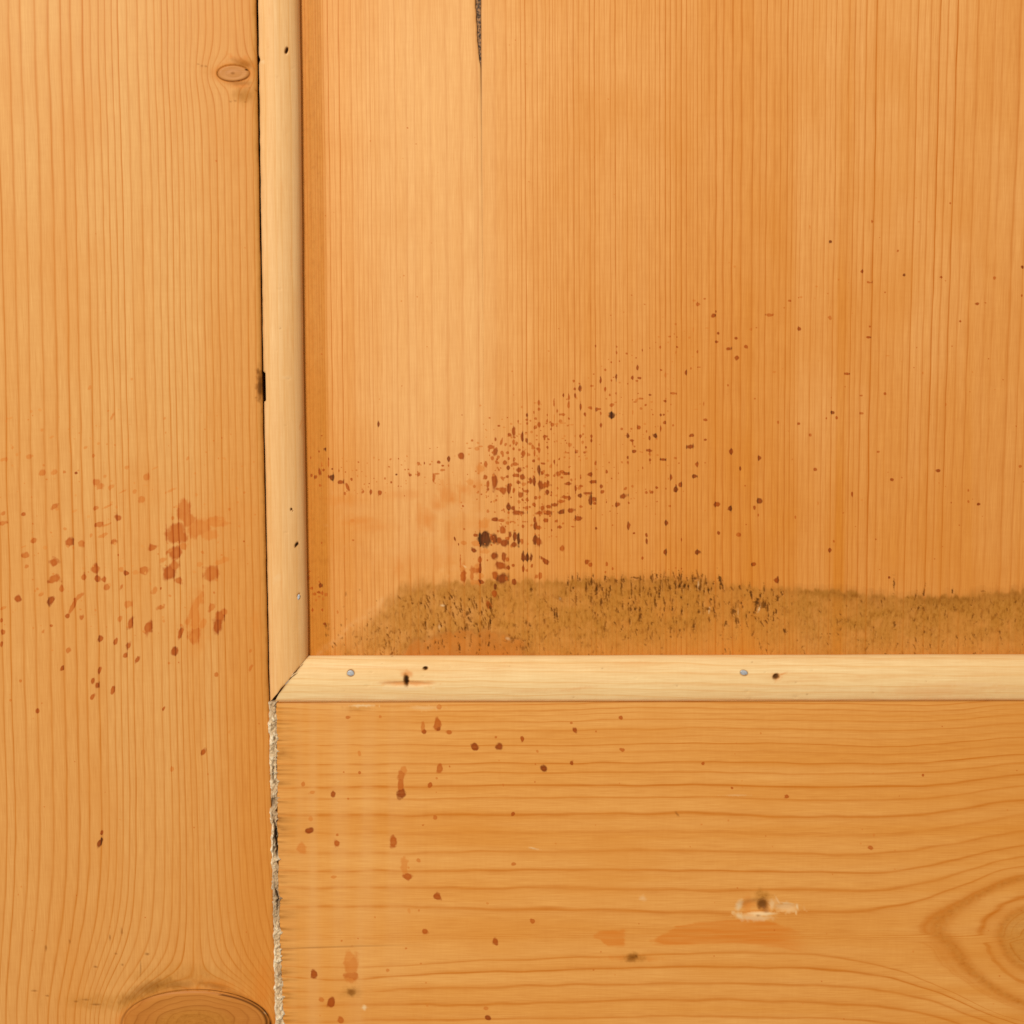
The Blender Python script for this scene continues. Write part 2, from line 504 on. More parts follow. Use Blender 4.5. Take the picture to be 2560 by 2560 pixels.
# ------------------------------------------------------------------ measured stains (crop origin, scale, list)
D_A = (1100, 1000, .207, """265,180,8,10,.6;600,215,14,10,.5;812,210,8,8,.5;750,232,12,10,.4;490,66,12,12,.3;710,312,20,14,.6;775,330,14,10,.35;1048,180,14,16,.65;1048,238,18,12,.5;945,258,10,16,.5;985,85,10,14,.4;970,290,16,10,.4;1135,150,8,18,.5;1195,110,14,18,.5;1195,30,14,30,.5;1150,35,20,6,.4;1375,30,8,40,.5;1415,130,12,18,.5;1295,180,10,16,.5;1155,225,14,18,.5;1295,250,9,20,.5;1480,175,30,12,.5;1150,330,18,18,.55;1195,300,18,28,.55;1380,220,8,50,.35;1410,290,20,10,.4;1470,280,22,8,.4;1590,300,25,6,.35;1555,50,12,30,.5;1700,75,12,34,.55;1815,95,30,12,.5;1900,110,22,18,.6;1755,175,12,20,.55;1740,318,12,16,.4;890,380,20,50,.65;840,425,20,20,.6;995,440,16,58,.7;1045,490,16,24,.65;1088,530,24,20,.5;670,475,14,22,.6;740,510,14,44,.55,.3;388,490,16,14,.5;455,515,14,14,.35;890,510,14,28,.5;890,590,16,20,.55;1195,540,12,20,.5;1265,440,26,16,.6;1130,580,26,14,.45;1630,435,10,14,.4;1700,435,14,14,.55;1830,435,16,16,.55;1830,490,14,16,.6;1480,465,16,10,.4;1410,497,10,10,.4;620,570,34,22,.55;590,610,12,20,.5;665,620,24,40,.65;450,590,26,20,.4;490,560,28,8,.4;360,582,30,8,.45;255,675,34,44,.6;105,705,16,22,.7;350,655,14,14,.3;750,640,22,20,.5;760,665,14,28,.5;815,640,18,16,.5;1000,645,24,30,.55;1140,640,10,40,.5;1200,610,14,24,.5;1525,638,24,8,.45;1650,633,16,10,.65;1745,633,18,14,.55;895,715,12,26,.6;830,705,12,16,.5;910,775,28,20,.55;680,750,12,20,.5;1245,768,28,14,.6;1378,745,10,26,.6;1878,762,9,22,.5;825,820,22,24,.7;485,830,44,44,.3;555,770,18,40,.55;955,850,34,24,.65;1195,850,24,50,.75;1235,885,18,18,.65;1435,890,28,28,.55;1520,890,36,18,.65;1295,908,30,16,.55;915,910,40,18,.6;995,930,32,26,.65;812,925,18,16,.6;550,935,24,28,.6;1815,898,24,22,.65;1095,975,20,44,.7;1138,980,18,40,.7;945,995,30,22,.65;1215,1020,30,48,.7;1270,1030,50,24,.6;1305,1000,20,34,.65;1545,1010,40,20,.65;1845,990,38,20,.65;370,990,40,40,.3;655,1000,32,80,.65;580,1020,16,50,.6;580,1080,18,20,.65;830,1080,22,60,.7;760,1090,40,34,.6;890,1090,16,30,.55;710,1075,40,16,.5;1640,1070,14,36,.6;1700,1040,22,14,.55;1035,1100,34,18,.55;975,1150,26,30,.6;1300,1112,24,26,.7;1345,1115,8,12,.6;1785,1125,40,18,.65;1690,1155,24,26,.75;1520,1175,60,20,.6;1560,1185,24,20,.65;1205,1178,18,18,.45;1050,1205,20,20,.5;1460,1225,44,18,.55;1820,1210,22,60,.75;1860,1195,24,24,.65;1865,1250,16,14,.6;1135,1265,26,18,.55;1390,1265,42,24,.65;830,1295,26,34,.75;885,1305,22,24,.7;1045,1305,24,24,.5;1240,1300,26,32,.6;1310,1290,30,20,.6;955,1360,70,26,.65;1200,1365,36,20,.6;1295,1365,40,26,.65;1470,1355,36,26,.75;1575,1335,38,24,.65;1700,1285,22,14,.5;660,1445,40,26,.7;735,1455,40,22,.55;870,1468,30,8,.45;1025,1470,26,8,.5;1668,1430,38,26,.65;1145,1450,16,36,.65;1280,1455,34,28,.6;1410,1465,20,16,.55;1150,1520,22,40,.7;1195,1540,28,26,.6;1445,1535,30,20,.6;1600,1530,20,10,.55;1350,1572,10,14,.55;1885,1550,14,14,.65;545,1500,50,60,.3;755,1570,32,52,.6;520,1680,62,70,.99,.5;560,1660,46,90,1.0;545,1615,50,40,.99;655,1680,32,66,.78;620,1670,24,40,.7;765,1730,48,50,.72;720,1700,30,36,.68;430,1635,30,20,.65;905,1640,20,50,.75;850,1625,16,30,.7;950,1690,20,56,.85;890,1745,34,28,.7;985,1705,14,30,.5;815,1675,24,16,.5;1150,1685,26,50,.75;1195,1710,34,50,.65;285,1725,36,20,.4;430,1735,44,30,.38;410,1818,36,28,.75,.4;550,1830,46,24,.34;1475,1790,22,36,.55;180,1680,10,34,.75,-.2;225,1745,8,18,.7""")
D_C = (1100, 1350, .207, """650,195,38,42,.72;770,210,28,60,.7;810,235,24,28,.5;1005,205,22,46,.75;1052,210,24,52,.8;1102,215,14,50,.8;1225,215,14,24,.65;1275,255,52,26,.68,.7;485,240,26,26,.5;740,310,60,44,.65,.3;820,335,28,26,.65;885,305,18,18,.6;1005,350,18,36,.6;1045,370,14,14,.45;1110,315,14,24,.6;1775,265,28,30,.65;1815,300,24,24,.55;265,320,30,40,.35;245,270,8,100,.5;278,440,36,64,.5;430,360,50,36,.5;385,430,24,60,.45;440,330,30,40,.4;500,430,30,28,.33;485,350,20,40,.6;430,510,60,30,.36;500,508,34,22,.65;750,465,76,66,.78;665,430,30,50,.6;800,470,22,30,.6;1170,440,16,26,.5;1215,430,22,40,.5;895,505,26,36,.7;665,560,18,36,.8;655,650,30,44,.6;590,790,32,62,.65,-.5""")
D_B = (750, 1050, .207, """950,48,14,30,.75;265,190,6,8,.6;303,350,16,18,.8;230,380,10,14,.6;345,470,7,16,.6;345,520,7,50,.45;130,455,8,18,.5;140,665,12,20,.6;190,690,18,22,.65;235,620,14,40,.65;285,605,16,14,.6;388,592,8,10,.7;345,680,10,20,.6;385,705,28,32,.82;405,680,10,26,.8;472,610,6,20,.5;500,572,8,8,.5;495,748,26,24,.65;575,810,16,52,.6,-.45;545,885,12,22,.5;240,790,10,24,.5;623,718,12,18,.6;760,868,14,20,.55;858,865,16,28,.6;965,880,20,34,.6;695,680,10,16,.4;1025,705,10,16,.5;1100,752,12,14,.6;1165,660,12,12,.8;1075,565,12,10,.5;1270,600,8,12,.5;1330,665,18,16,.6;1435,530,16,18,.5;1503,520,8,14,.65;1435,660,18,22,.55;1675,505,22,20,.65;1795,465,18,24,.7;1725,550,16,12,.6;1720,605,26,14,.45;1615,690,16,50,.5;1655,650,40,10,.45;1845,260,10,10,.4;640,1450,12,10,.5;260,1485,8,12,.5;835,768,10,8,.6;625,1215,26,20,.3""")
D_D = (1400, 800, .207, """430,315,12,14,.5;690,325,10,12,.45;685,395,8,18,.45;995,365,8,16,.55;1210,330,10,14,.45;1395,395,8,16,.4;1660,385,12,14,.45;1910,160,16,16,.7;1895,262,18,12,.6;1560,215,12,14,.4;1775,98,20,8,.3;1610,120,8,20,.35;935,580,16,26,.65;545,605,12,14,.5;680,690,11,28,.65;490,730,12,28,.65;872,700,14,18,.65;965,700,20,14,.65;925,735,16,8,.5;1520,635,14,26,.65;1275,665,14,24,.4;1680,570,20,8,.45;240,825,20,30,.7;180,835,16,14,.55;165,735,10,14,.5;390,795,24,10,.45;545,835,14,20,.55;40,908,12,18,.65;110,935,12,36,.5;185,915,12,22,.6;200,945,12,14,.4;600,908,12,16,.5;250,1045,10,34,.65;300,1140,14,18,.65;360,1060,24,14,.5;440,1080,14,20,.65;470,1075,22,12,.55;495,1130,10,18,.5;105,1030,14,28,.45;625,1030,26,18,.5;670,995,20,6,.4;625,1160,36,34,.9;1088,905,20,12,.65;975,950,34,10,.5;905,990,24,8,.5;1105,990,18,10,.4;880,1120,8,22,.4;1370,885,36,12,.5;1270,980,20,14,.6;1220,1148,12,14,.65;1252,1145,12,14,.65;1262,1240,14,16,.6;30,1140,34,14,.5;20,1245,20,14,.4;290,1280,14,16,.4;495,1268,16,22,.6;150,1265,16,8,.35;250,1405,12,16,.55;380,1405,16,20,.55;380,1455,14,18,.6;820,1400,18,24,.75;870,1455,26,16,.65;880,1490,6,24,.5;955,1297,22,22,.6;1045,1345,10,14,.5;1082,1425,12,22,.65;1152,1395,22,24,.8;1218,1310,8,34,.55;1755,1205,26,18,.6;1590,1395,32,16,.65;1755,1445,16,12,.65;1575,1530,42,26,.7;900,1585,26,20,.7;1075,1575,26,18,.65;1085,1615,8,24,.5;200,1600,14,12,.6;295,1600,16,14,.6;75,1605,20,8,.4;820,1660,12,16,.65;820,1720,14,14,.5;1088,1690,14,14,.6;1245,1685,36,16,.7;430,1728,10,18,.55;115,1670,10,10,.4;565,1830,12,18,.6;1000,1785,8,14,.5;1655,1740,18,22,.65;1755,1725,10,10,.5;1620,1890,32,24,.75;1340,1900,12,30,.65;65,1855,40,16,.7;360,1865,26,22,.65;250,1895,8,24,.55;1735,1010,6,24,.5;1690,1015,10,10,.4;1640,1080,20,8,.3""")
D_E = (1450, 1150, .2588, """260,110,8,14,.6;883,170,12,26,.65;968,238,18,18,.65;925,280,20,22,.75;740,265,14,12,.6;690,310,18,14,.6;1130,40,14,16,.6;1550,80,10,16,.65;205,255,18,18,.65;215,310,18,18,.6;415,350,32,24,.7;365,432,24,18,.65;257,405,6,10,.6;1325,428,32,20,.65;1448,465,20,22,.75;1733,398,24,24,.75;1685,460,14,22,.65;1723,530,6,12,.5;835,607,20,22,.7;470,635,14,30,.65;520,708,12,10,.65;640,720,14,18,.65;643,785,12,22,.7;823,890,18,24,.7;1128,892,26,24,.75;1337,705,16,20,.7;1525,722,20,16,.5;1680,1008,18,18,.65;605,948,12,14,.55;260,1005,12,20,.55;317,1050,8,14,.5;245,1085,8,14,.5;980,770,6,14,.5;1900,1165,20,26,.7""")
D_F = (1700, 850, .445, """272,50,12,10,.65;370,38,12,10,.6;320,98,10,14,.65;270,255,6,8,.5;935,190,14,8,.6;1020,312,8,6,.5;1150,300,8,7,.55;1022,412,10,7,.5;858,407,11,10,.75;880,438,8,7,.55;822,440,5,5,.5;668,470,10,8,.6;552,463,6,8,.45;287,627,10,12,.65;448,662,11,12,.7;340,720,6,9,.6;760,727,10,8,.6;732,533,8,8,.5;966,865,6,14,.6;1192,785,10,9,.65;1452,735,11,9,.7;1620,845,6,8,.5;1620,908,6,8,.5;1678,922,11,8,.7;1115,628,8,6,.5;1910,710,8,8,.5;775,915,4,10,.4;648,996,5,10,.5;840,1180,9,10,.65;865,1130,5,7,.5;1175,1333,6,6,.7;1020,900,8,6,.3;1365,185,4,8,.4;1495,362,5,7,.4;1642,180,4,5,.4;1165,88,10,3,.35;530,180,8,6,.4""")
D_G = (1700, 0, .445, """845,1357,8,9,.8;1022,1525,8,8,.6;1062,1585,12,6,.5;1225,1410,9,6,.55;1257,1545,8,8,.75;1468,1556,8,6,.55;1517,1140,6,6,.5;1327,1113,8,4,.4;1343,1248,6,7,.4;1078,1243,5,8,.5;1670,1706,10,9,.65;1575,1805,6,7,.6;1766,1562,9,7,.45;1922,1500,9,9,.7;1152,1642,5,6,.5;505,1770,20,8,.5;670,1848,11,10,.65;188,1775,10,10,.65;80,1688,10,6,.4;140,1678,8,6,.5;100,1710,9,9,.5;315,1900,10,9,.65;890,1570,6,6,.4;766,1610,9,5,.35;307,1497,8,7,.35;615,1690,9,6,.5;680,1670,6,5,.4;842,1785,8,10,.45;1066,1835,5,6,.5;1058,1895,12,7,.6;1920,1660,5,6,.5;397,1850,8,6,.4;730,1275,4,12,.4;1120,1332,3,3,.5""")
D_S = (0, 850, .445, """160,655,18,12,.4;15,672,18,10,.35;235,745,18,14,.45;305,745,16,14,.4;362,742,9,7,.5;428,747,10,8,.8;525,650,9,7,.4;480,605,16,8,.35;545,800,20,22,.5;560,825,20,14,.45;625,825,22,10,.35;590,765,12,10,.35;820,768,18,18,.45;712,715,14,9,.35;305,936,22,14,.55;18,975,16,12,.5;132,978,11,10,.65;16,1030,20,14,.5;540,943,18,12,.5;605,935,30,6,.35;665,1000,20,20,.65;560,1033,24,14,.55;600,1038,24,6,.4;575,1100,26,10,.4;642,1130,15,17,.6;390,1135,24,20,.65;455,1140,16,18,.5;188,1125,18,12,.55;145,1210,20,16,.55;150,1272,12,9,.5;135,1160,14,5,.3;303,1250,26,24,.65;310,1342,30,20,.6;345,1395,14,20,.5;535,1285,28,24,.6;547,1340,18,18,.65;585,1345,16,14,.6;470,1330,18,16,.55;602,1388,18,20,.55;708,1310,16,14,.7;680,1290,12,14,.4;812,1292,22,24,.55;682,1388,8,16,.55;857,1168,32,17,.6,-.5;800,895,18,18,.45;758,850,10,14,.4;695,848,24,5,.35;630,430,7,24,.4;235,505,10,10,.3;70,605,7,10,.35;1000,1070,42,46,.58;1030,960,34,50,.52;1110,1055,50,40,.45;1180,1022,50,18,.4;1230,1030,40,16,.3;990,1195,40,30,.62;1030,1160,20,20,.45;955,1185,20,12,.5;955,1305,36,50,.66;980,1270,20,30,.55;1005,1352,22,18,.55;1190,1310,34,44,.55;1250,1240,44,14,.3;915,1235,20,14,.4;870,1410,14,24,.45;100,1452,18,20,.7;288,1465,18,26,.75;230,1430,18,10,.45;212,1400,8,8,.4;410,1495,12,58,.55,.5;445,1440,26,12,.5,-.6;378,1552,14,14,.7;458,1560,11,15,.6;290,1605,9,9,.6;18,1640,14,16,.6;20,1505,18,8,.4;732,1598,16,30,.65,.3;832,1615,22,40,.65,.35;720,1485,26,20,.42;905,1500,24,14,.52,-.3;1095,1500,20,110,.40;1095,1660,28,40,.5;1140,1595,18,30,.35;1190,1500,16,24,.48;1235,1550,28,34,.62;1260,1530,20,14,.5;1222,1610,26,44,.7,.2;1015,1650,12,38,.65,.4;567,1680,14,18,.7;650,1695,11,20,.65;723,1718,11,18,.65,.3;702,1772,12,16,.65;772,1797,11,20,.7;982,1753,20,22,.72;383,1740,12,15,.55;348,1845,9,18,.7;560,1855,9,22,.65,.3;522,1912,11,18,.7;115,1915,8,9,.5;1215,1880,10,16,.55;1410,1840,8,20,.5;1408,1745,8,14,.45;950,1815,9,8,.4;243,1640,7,9,.5;675,1565,12,18,.45;8,1710,8,14,.6;1203,1420,6,6,.5;905,1395,5,8,.6;8,1575,9,12,.55;505,265,8,14,.3;60,440,14,5,.2;290,545,16,6,.25;740,220,7,8,.3;925,440,5,8,.35;930,520,5,8,.35;870,720,20,6,.25;1055,665,7,12,.35;960,845,30,7,.3;420,960,18,6,.2;1120,1260,14,16,.3;760,1305,16,14,.3""")
D_S2 = (0, 1700, .445, """546,28,12,16,.7;518,95,12,18,.65;635,57,11,20,.65,.4;212,175,11,14,.65,.3;235,130,5,5,.5;920,160,7,16,.65;1142,405,14,20,.7;967,500,10,12,.4;1288,293,7,10,.3;560,918,13,24,.82;572,858,8,11,.65;420,457,5,5,.6;57,115,6,7,.4""")
D_R = (600, 1700, .445, """605,210,14,10,.5;787,205,8,8,.4;1028,262,11,30,.45;1033,290,13,14,.68;1108,250,18,30,.58;1112,272,14,16,.72;1175,293,15,12,.55;1317,377,20,18,.75;1458,375,18,17,.75;1438,320,7,7,.5;1585,327,12,15,.65;1670,400,6,7,.4;1708,499,18,20,.8;1865,468,10,12,.7;1880,282,12,14,.7;1863,242,9,7,.5;670,410,8,14,.35;672,520,9,9,.55;910,635,24,28,.75;902,590,16,40,.55;905,540,18,30,.5;922,505,16,20,.36;1122,498,18,26,.55;1070,588,12,14,.6;1105,552,7,7,.4;355,585,11,14,.45;405,632,16,10,.35;524,643,15,19,.7;1478,588,5,8,.4;1657,573,4,5,.5;385,847,22,19,.75;395,778,12,12,.3;345,945,22,36,.34;545,917,17,18,.6;546,870,8,8,.5;862,905,20,32,.6;1097,773,10,12,.5;1533,752,11,11,.65;942,1103,24,18,.6;925,1050,16,40,.3;1003,1013,10,10,.4;1537,1033,13,11,.5;1108,1217,22,18,.65;525,1107,14,8,.35;1645,1355,14,14,.55;1038,1412,17,16,.6;1434,1467,17,18,.65;950,1295,8,14,.2;1005,1295,6,7,.4;625,1610,36,70,.38;610,1560,26,40,.3;625,1660,34,24,.5;416,1652,16,22,.7;458,1795,15,14,.45;515,1812,20,26,.7;830,1630,10,10,.4;1390,1897,16,16,.75;1383,1845,12,10,.4;565,1912,14,18,.55;1045,1700,6,6,.35;1120,150,14,12,.4;1390,1255,8,6,.3;1052,1828,6,6,.3;2600,470,10,9,.6;2764,607,9,8,.6;2140,210,13,10,.6;2149,393,12,10,.55""")
D_R4 = (1900, 1700, .445, """150,655,12,9,.6;915,536,8,9,.6;622,942,13,11,.55;640,870,7,7,.3;575,840,4,5,.3""")
NEARD = 0


def put_drops(F, sets, lean=0.0, dt=0.0, gs=1.0):
    for ou, ov, k, txt in sets:
        for row in txt.split(";"):
            n = [float(a) for a in row.split(",")]
            u, v = ou + n[0] * k, ov + n[1] * k
            if (ou, ov) == (1700, 850) and (1400 < u < 1800 and v < 1200 or 1450 < u < 1950 and 1150 < v): continue
            ang = n[5] if len(n) > 5 else 0.0
            rx, ry = n[2] * k, n[3] * k
            if lean and len(n) <= 5:
                ang = -lean if rx >= ry else lean
            F.drop(u, v, rx * 1.05 * gs, ry * 1.05 * gs, min(1.0, n[4] + dt * (n[4] > .42)), ang)


def scatter(F, n, u0, u1, v0, v1, rmax, t0, t1, seed, fn=None, aspect=1.0):
    r = np.random.default_rng(seed)
    k = 0
    while k < n:
        u, v = r.uniform(u0, u1), r.uniform(v0, v1)
        if fn and not fn(u, v): continue
        k += 1
        s = 1.8 + (rmax - 1.8) * r.random() ** 2.5
        F.drop(u, v, s * r.uniform(.8, 1.3), s * r.uniform(.8, 1.3) * aspect, r.uniform(t0, t1), r.uniform(-.5, .5))


# ------------------------------------------------------------------ stile
def edge(pts):
    p = np.array(pts, float)
    return lambda v: np.interp(v, p[:, 0], p[:, 1])


stile_edge0 = edge([(-1200, 618), (0, 639), (860, 652), (1280, 661), (1700, 669), (1780, 672), (2560, 689), (3400, 706)])


def stile_edge(v):
    return stile_edge0(v) + (fbm(v / 60.0, v * 0 + 3.3, 2) - 0.5) * 2.2


vs = axis_pts([(-900, -40, 60), (-40, 90, 6), (90, 290, 2.2), (290, 900, 7), (900, 1800, 2.0), (1800, 2330, 4), (2330, 2600, 2.0), (2600, 3300, 60)])
ss = axis_pts([(-0.55, -0.03, .04), (-0.03, 0.97, 1 / 330.), (0.97, 1.0, 1 / 900.)])
Vg, Sg = np.meshgrid(vs, ss, indexing='ij')
Ug = Sg * stile_edge(vs)[:, None]
F = Field(Ug, Vg)
KN = [(583., 183., 41., 21.), (489., 2562., 187., 88.)]


def stile_ring(U, V):
    ue = U - (0.026 - 0.008 * np.clip(U / 640, 0, 1)) * (V - 850)
    ue = ue + 5 * (fbm(V / 420, U / 260, 2) - 0.5) * 2
    for (ku, kv, rx, ry), sy, a in zip(KN, (1.6, 1.45), (0.82, 0.78)):
        X = (U - ku) / rx; Y = (V - kv) / (ry * sy)
        r2 = np.maximum(X * X + Y * Y, 0.5)
        ue = ue - a * (U - ku) / r2 * np.exp(-np.maximum(r2 - 1, 0) / 14)
    pos = [11, 44, 73, 108, 142, 173, 198, 229, 247, 267, 283, 300, 316, 338, 365, 389, 407, 425, 440, 456, 469, 485, 498,
           516, 534, 552, 570, 587, 605, 623, 641, 654, 668]
    pos = extend(pos, -700, 760, 28)
    return lines_to_ring(pos, ue)


F.ring = stile_ring(Ug, Vg)
# deeper coloured towards the closely grown right side
F.tone = np.clip(0.10 + 0.45 * sst(420, 660, Ug) + 0.25 * (fbm(Ug / 60, Vg / 900, 2) - .5) * 2, 0, 1)
F.tone += 0.20 * sst(300, 1600, Vg) + 0.20 * sst(1500, 2560, Vg)  # paler top, deeper foot: varnish sheen and light falloff put into the colour
put_drops(F, [D_S, D_S2], lean=0.45)
for a in [(458, 1275, 13, 30, .50), (472, 1300, 18, 18, .50), (500, 1318, 32, 18, .42), (540, 1308, 30, 10, .38), (443, 1338, 22, 20, .58), (520, 1337, 20, 14, .34), (488, 1545, 11, 40, .36), (486, 1590, 14, 18, .46)]:
    F.drop(*a)
scatter(F, 170, 0, 640, 1020, 1600, 4.5, .10, .42, 11)
scatter(F, 40, 0, 650, 300, 2500, 2.3, .2, .6, 12)
for a in [(455, 1330, 60, 40, .35), (520, 1300, 60, 30, .35), (560, 1290, 90, 60, .22), (490, 1560, 26, 90, .4), (560, 1400, 50, 60, .2), (420, 1230, 120, 50, .15),
          (640, 1560, 14, 40, .4), (330, 1330, 150, 60, .12)]:
    F.soft('smear', *a)
# knots: halo, cut rim, hollow for the plug
ku, kv, rx, ry = KN[0]
F.soft('grime', 610, 160, 40, 16, .5, -.2); F.soft('resin', 612, 158, 36, 14, .85, .35); F.soft('resin', 600, 214, 36, 9, .6)
F.soft('dark', 608, 160, 34, 11, .28, .3); F.soft('dark', 600, 208, 34, 7, .30); F.soft('dark', 612, 238, 30, 18, .16); F.soft('grime', 612, 238, 34, 22, .6); F.soft('grime', 590, 182, 60, 34, .3)
for du, dv in ((577, 254), (588, 252), (613, 255), (624, 219), (640, 226), (505, 165), (515, 166), (495, 160)):
    F.soft('dark', du, dv, 4, 2.5, .35)
F.soft('grime', 395, 2466, 75, 26, .85, -.25); F.soft('grime', 330, 2500, 60, 22, .75, -.3); F.soft('resin', 545, 2462, 50, 16, .7, .25)
F.soft('dark', 375, 2468, 62, 16, .34, -.30); F.soft('dark', 440, 2462, 60, 12, .26, -.05); F.soft('dark', 330, 2492, 40, 12, .25, -.4); F.soft('dark', 540, 2466, 50, 9, .26, .2); F.soft('dark', 600, 2488, 46, 6, .22, .4); F.soft('grime', 470, 2440, 150, 30, .35); F.soft('grime', 250, 2505, 110, 22, .45)
for du, dv, rx_, ry_ in ((239, 2418, 6, 3), (290, 2385, 4, 3), (368, 2386, 7, 4), (306, 2413, 3, 4), (86, 2478, 9, 2.5), (118, 2490, 6, 2), (352, 2420, 1.8, 26),
                         (190, 2504, 6, 2.5), (240, 2512, 14, 2.5), (215, 2500, 10, 2), (305, 2330, 2.5, 10), (275, 2345, 2, 9), (115, 2370, 3, 8), (175, 2355, 2.5, 6)):
    F.soft('dark', du, dv, rx_, ry_, .42, wob=.5); F.dent(du, dv, rx_, ry_, .00015)
for (ku, kv, rx, ry), rim in zip(KN, (1.8, 2.6)):
    X = (Ug - ku) / rx; Y = (Vg - kv) / ry
    d = np.sqrt(X * X + Y * Y)
    ang = np.arctan2(Y, X)
    side = np.clip(0.30 + 0.55 * np.sin(ang + 0.2), 0.05, 1) if rx < 100 else np.clip(0.25 + 0.8 * np.cos(ang + 0.15), 0.06, 1)
    F.dark = np.maximum(F.dark, (1 - sst(0.0, 1.0, np.abs(d - 1.0) * min(rx, ry) / (rim * (0.6 + 0.8 * side)))) * (0.15 + 0.8 * side) * np.clip(.4 + 1.2 * fbm(Ug / 14, Vg / 14, 2), 0, 1))
    F.h -= 0.0006 * (1 - sst(0.97, 1.01, d))
    F.resin = np.maximum(F.resin, .55 * np.exp(-((d - 1) * min(rx, ry) / 7) ** 2))
# worn arris and dirt along the gap beside the moulding
de = stile_edge(vs)[:, None] - Ug
F.h -= 0.0005 * np.exp(-de / 3.5)
F.grime = np.maximum(F.grime, .8 * np.exp(-np.maximum(de, 0) / 7.0) * (0.35 + 0.9 * fbm(Vg / 30, Ug / 10, 3)) * (Vg < 1780))
F.soft('dark', 650, 965, 9, 46, .8); F.soft('dark', 645, 930, 6, 14, .6)
F.soft('resin', 655, 2480, 22, 90, .45)
# faint machine ripple of the surface
F.h += 0.00002 * (fbm(Ug / 40, Vg / 300, 2) - .5)
X, Z = at(Ug, Vg, 0.0)
stile = slab("stile", X, -F.h, Z, F.attrs(), 0.035, M_stile, label="left upright board with two knots and dried brown drops")


def knot_plug(ku, kv, rx, ry, label, rings, seed):
    nr, na = 30, 96
    r = np.linspace(0.001, 1, nr)[:, None] * np.ones((1, na + 1))
    a = np.linspace(0, 2 * math.pi, na + 1)[None, :] * np.ones((nr, 1))
    rr = r * (0.985 + 0.02 * np.cos(3 * a + seed))
    U = ku + rr * rx * 0.985 * np.cos(a); V = kv + rr * ry * 0.97 * np.sin(a)
    G = Field(U, V)
    rw = r + 0.16 * (fbm(np.cos(a) * r * 2.2 + 5 + seed, np.sin(a) * r * 2.2 + 5, 3) - .5)
    G.ring = rw * rings + seed * 40
    G.tone = np.clip(.25 + .5 * (fbm(U / 60 + 3, V / 30, 2)), 0, 1)
    if rx > 100:
        G.grime = .65 * (1 - sst(.45, .72, np.sqrt(((U - ku) / rx) ** 2 + ((V - kv - 14) / ry) ** 2)))
        G.dark = np.maximum(0, .85 * (1 - sst(0, 1, np.abs(r - .97) / .035)) * (np.cos(a + .25) > 0.55))
        G.pale = .9 * (1 - sst(0.3, 1.0, np.sqrt(((U - 664) / 4) ** 2 + ((V - 2533) / 9) ** 2)))  # small white highlight painted on the right rim
    else:
        G.dark = .35 * (1 - sst(.2, 1, np.sqrt(((U - ku + 1) / 8) ** 2 + ((V - kv + 0) / 5) ** 2)))
        G.dark = np.maximum(G.dark, .9 * (1 - sst(.3, 1, np.sqrt(((U - 617) / 7) ** 2 + ((V - 174) / 4) ** 2))))
        G.pale = .10 + 0 * U
    h = 0.00004 - 0.0005 * r ** 14 + 0.00005 * np.cos(rw * rings * 3)
    X, Z = at(U, V, 0.0)
    co = np.stack([X, -h, Z], -1).reshape(-1, 3)
    i = np.arange(nr * (na + 1)).reshape(nr, na + 1)
    q = np.stack([i[:-1, :-1], i[:-1, 1:], i[1:, 1:], i[1:, :-1]], -1).reshape(-1, 4)[:, ::-1]
    at2 = {k: (w.reshape(-1, 4) if w.ndim == 3 else w.ravel()) for k, w in G.attrs().items()}
    me = mesh_from("knot", co, q[:, ::-1], at2)
    return link("knot", me, M_knot, stile, label)


knot_plug(*KN[0], "small oval knot with a dark rim near the moulding", 2.0, 0.0)
knot_plug(*KN[1], "large oval knot cut by the bottom of the picture", 7.0, 1.0)

# ------------------------------------------------------------------ panel boards
PPOS = [762, 770, 777, 786, 797, 803, 809, 815, 821, 833, 846, 860, 872, 889, 903, 915, 926, 935, 946, 957, 969, 982, 996, 1025, 1044, 1060, 1083, 1123, 1160,
        1200, 1243, 1272, 1284, 1296, 1307, 1318, 1337, 1348, 1361, 1369, 1379, 1387, 1393, 1400, 1410, 1423, 1439, 1452, 1464,
        1479, 1491, 1503, 1515, 1530, 1542, 1551, 1560, 1571, 1582, 1595, 1607, 1617, 1625, 1631, 1640, 1651, 1665, 1677, 1691,
        1704, 1717, 1726, 1733, 1744, 1754, 1772, 1789, 1807, 1829, 1851, 1878, 1896, 1911, 1931, 1945, 1962, 1974, 1985, 1994,
        2007, 2023, 2036, 2054, 2065, 2078, 2092, 2109, 2123, 2134, 2149, 2174, 2194, 2212, 2229, 2252, 2270, 2287, 2301, 2323,
        2341, 2363, 2385, 2412, 2452, 2470, 2514, 2541]
PPOS = extend(PPOS, 560, 3500, 24)


def panel_ring(U, V):
    tilt = np.interp(U, [600, 770, 1250, 1750, 2100, 2500, 3300], [.018, .014, .006, 0., -.015, -.038, -.06])
    ue = U - tilt * (V - 1100)
    ue = ue + 2.2 * (fbm(V / 500, U / 300, 2) - .5) * 2
    ue = ue - 14 * sst(1250, 1700, V) * np.exp(-((U - 1900) / 70) ** 2)
    return lines_to_ring(PPOS, ue)


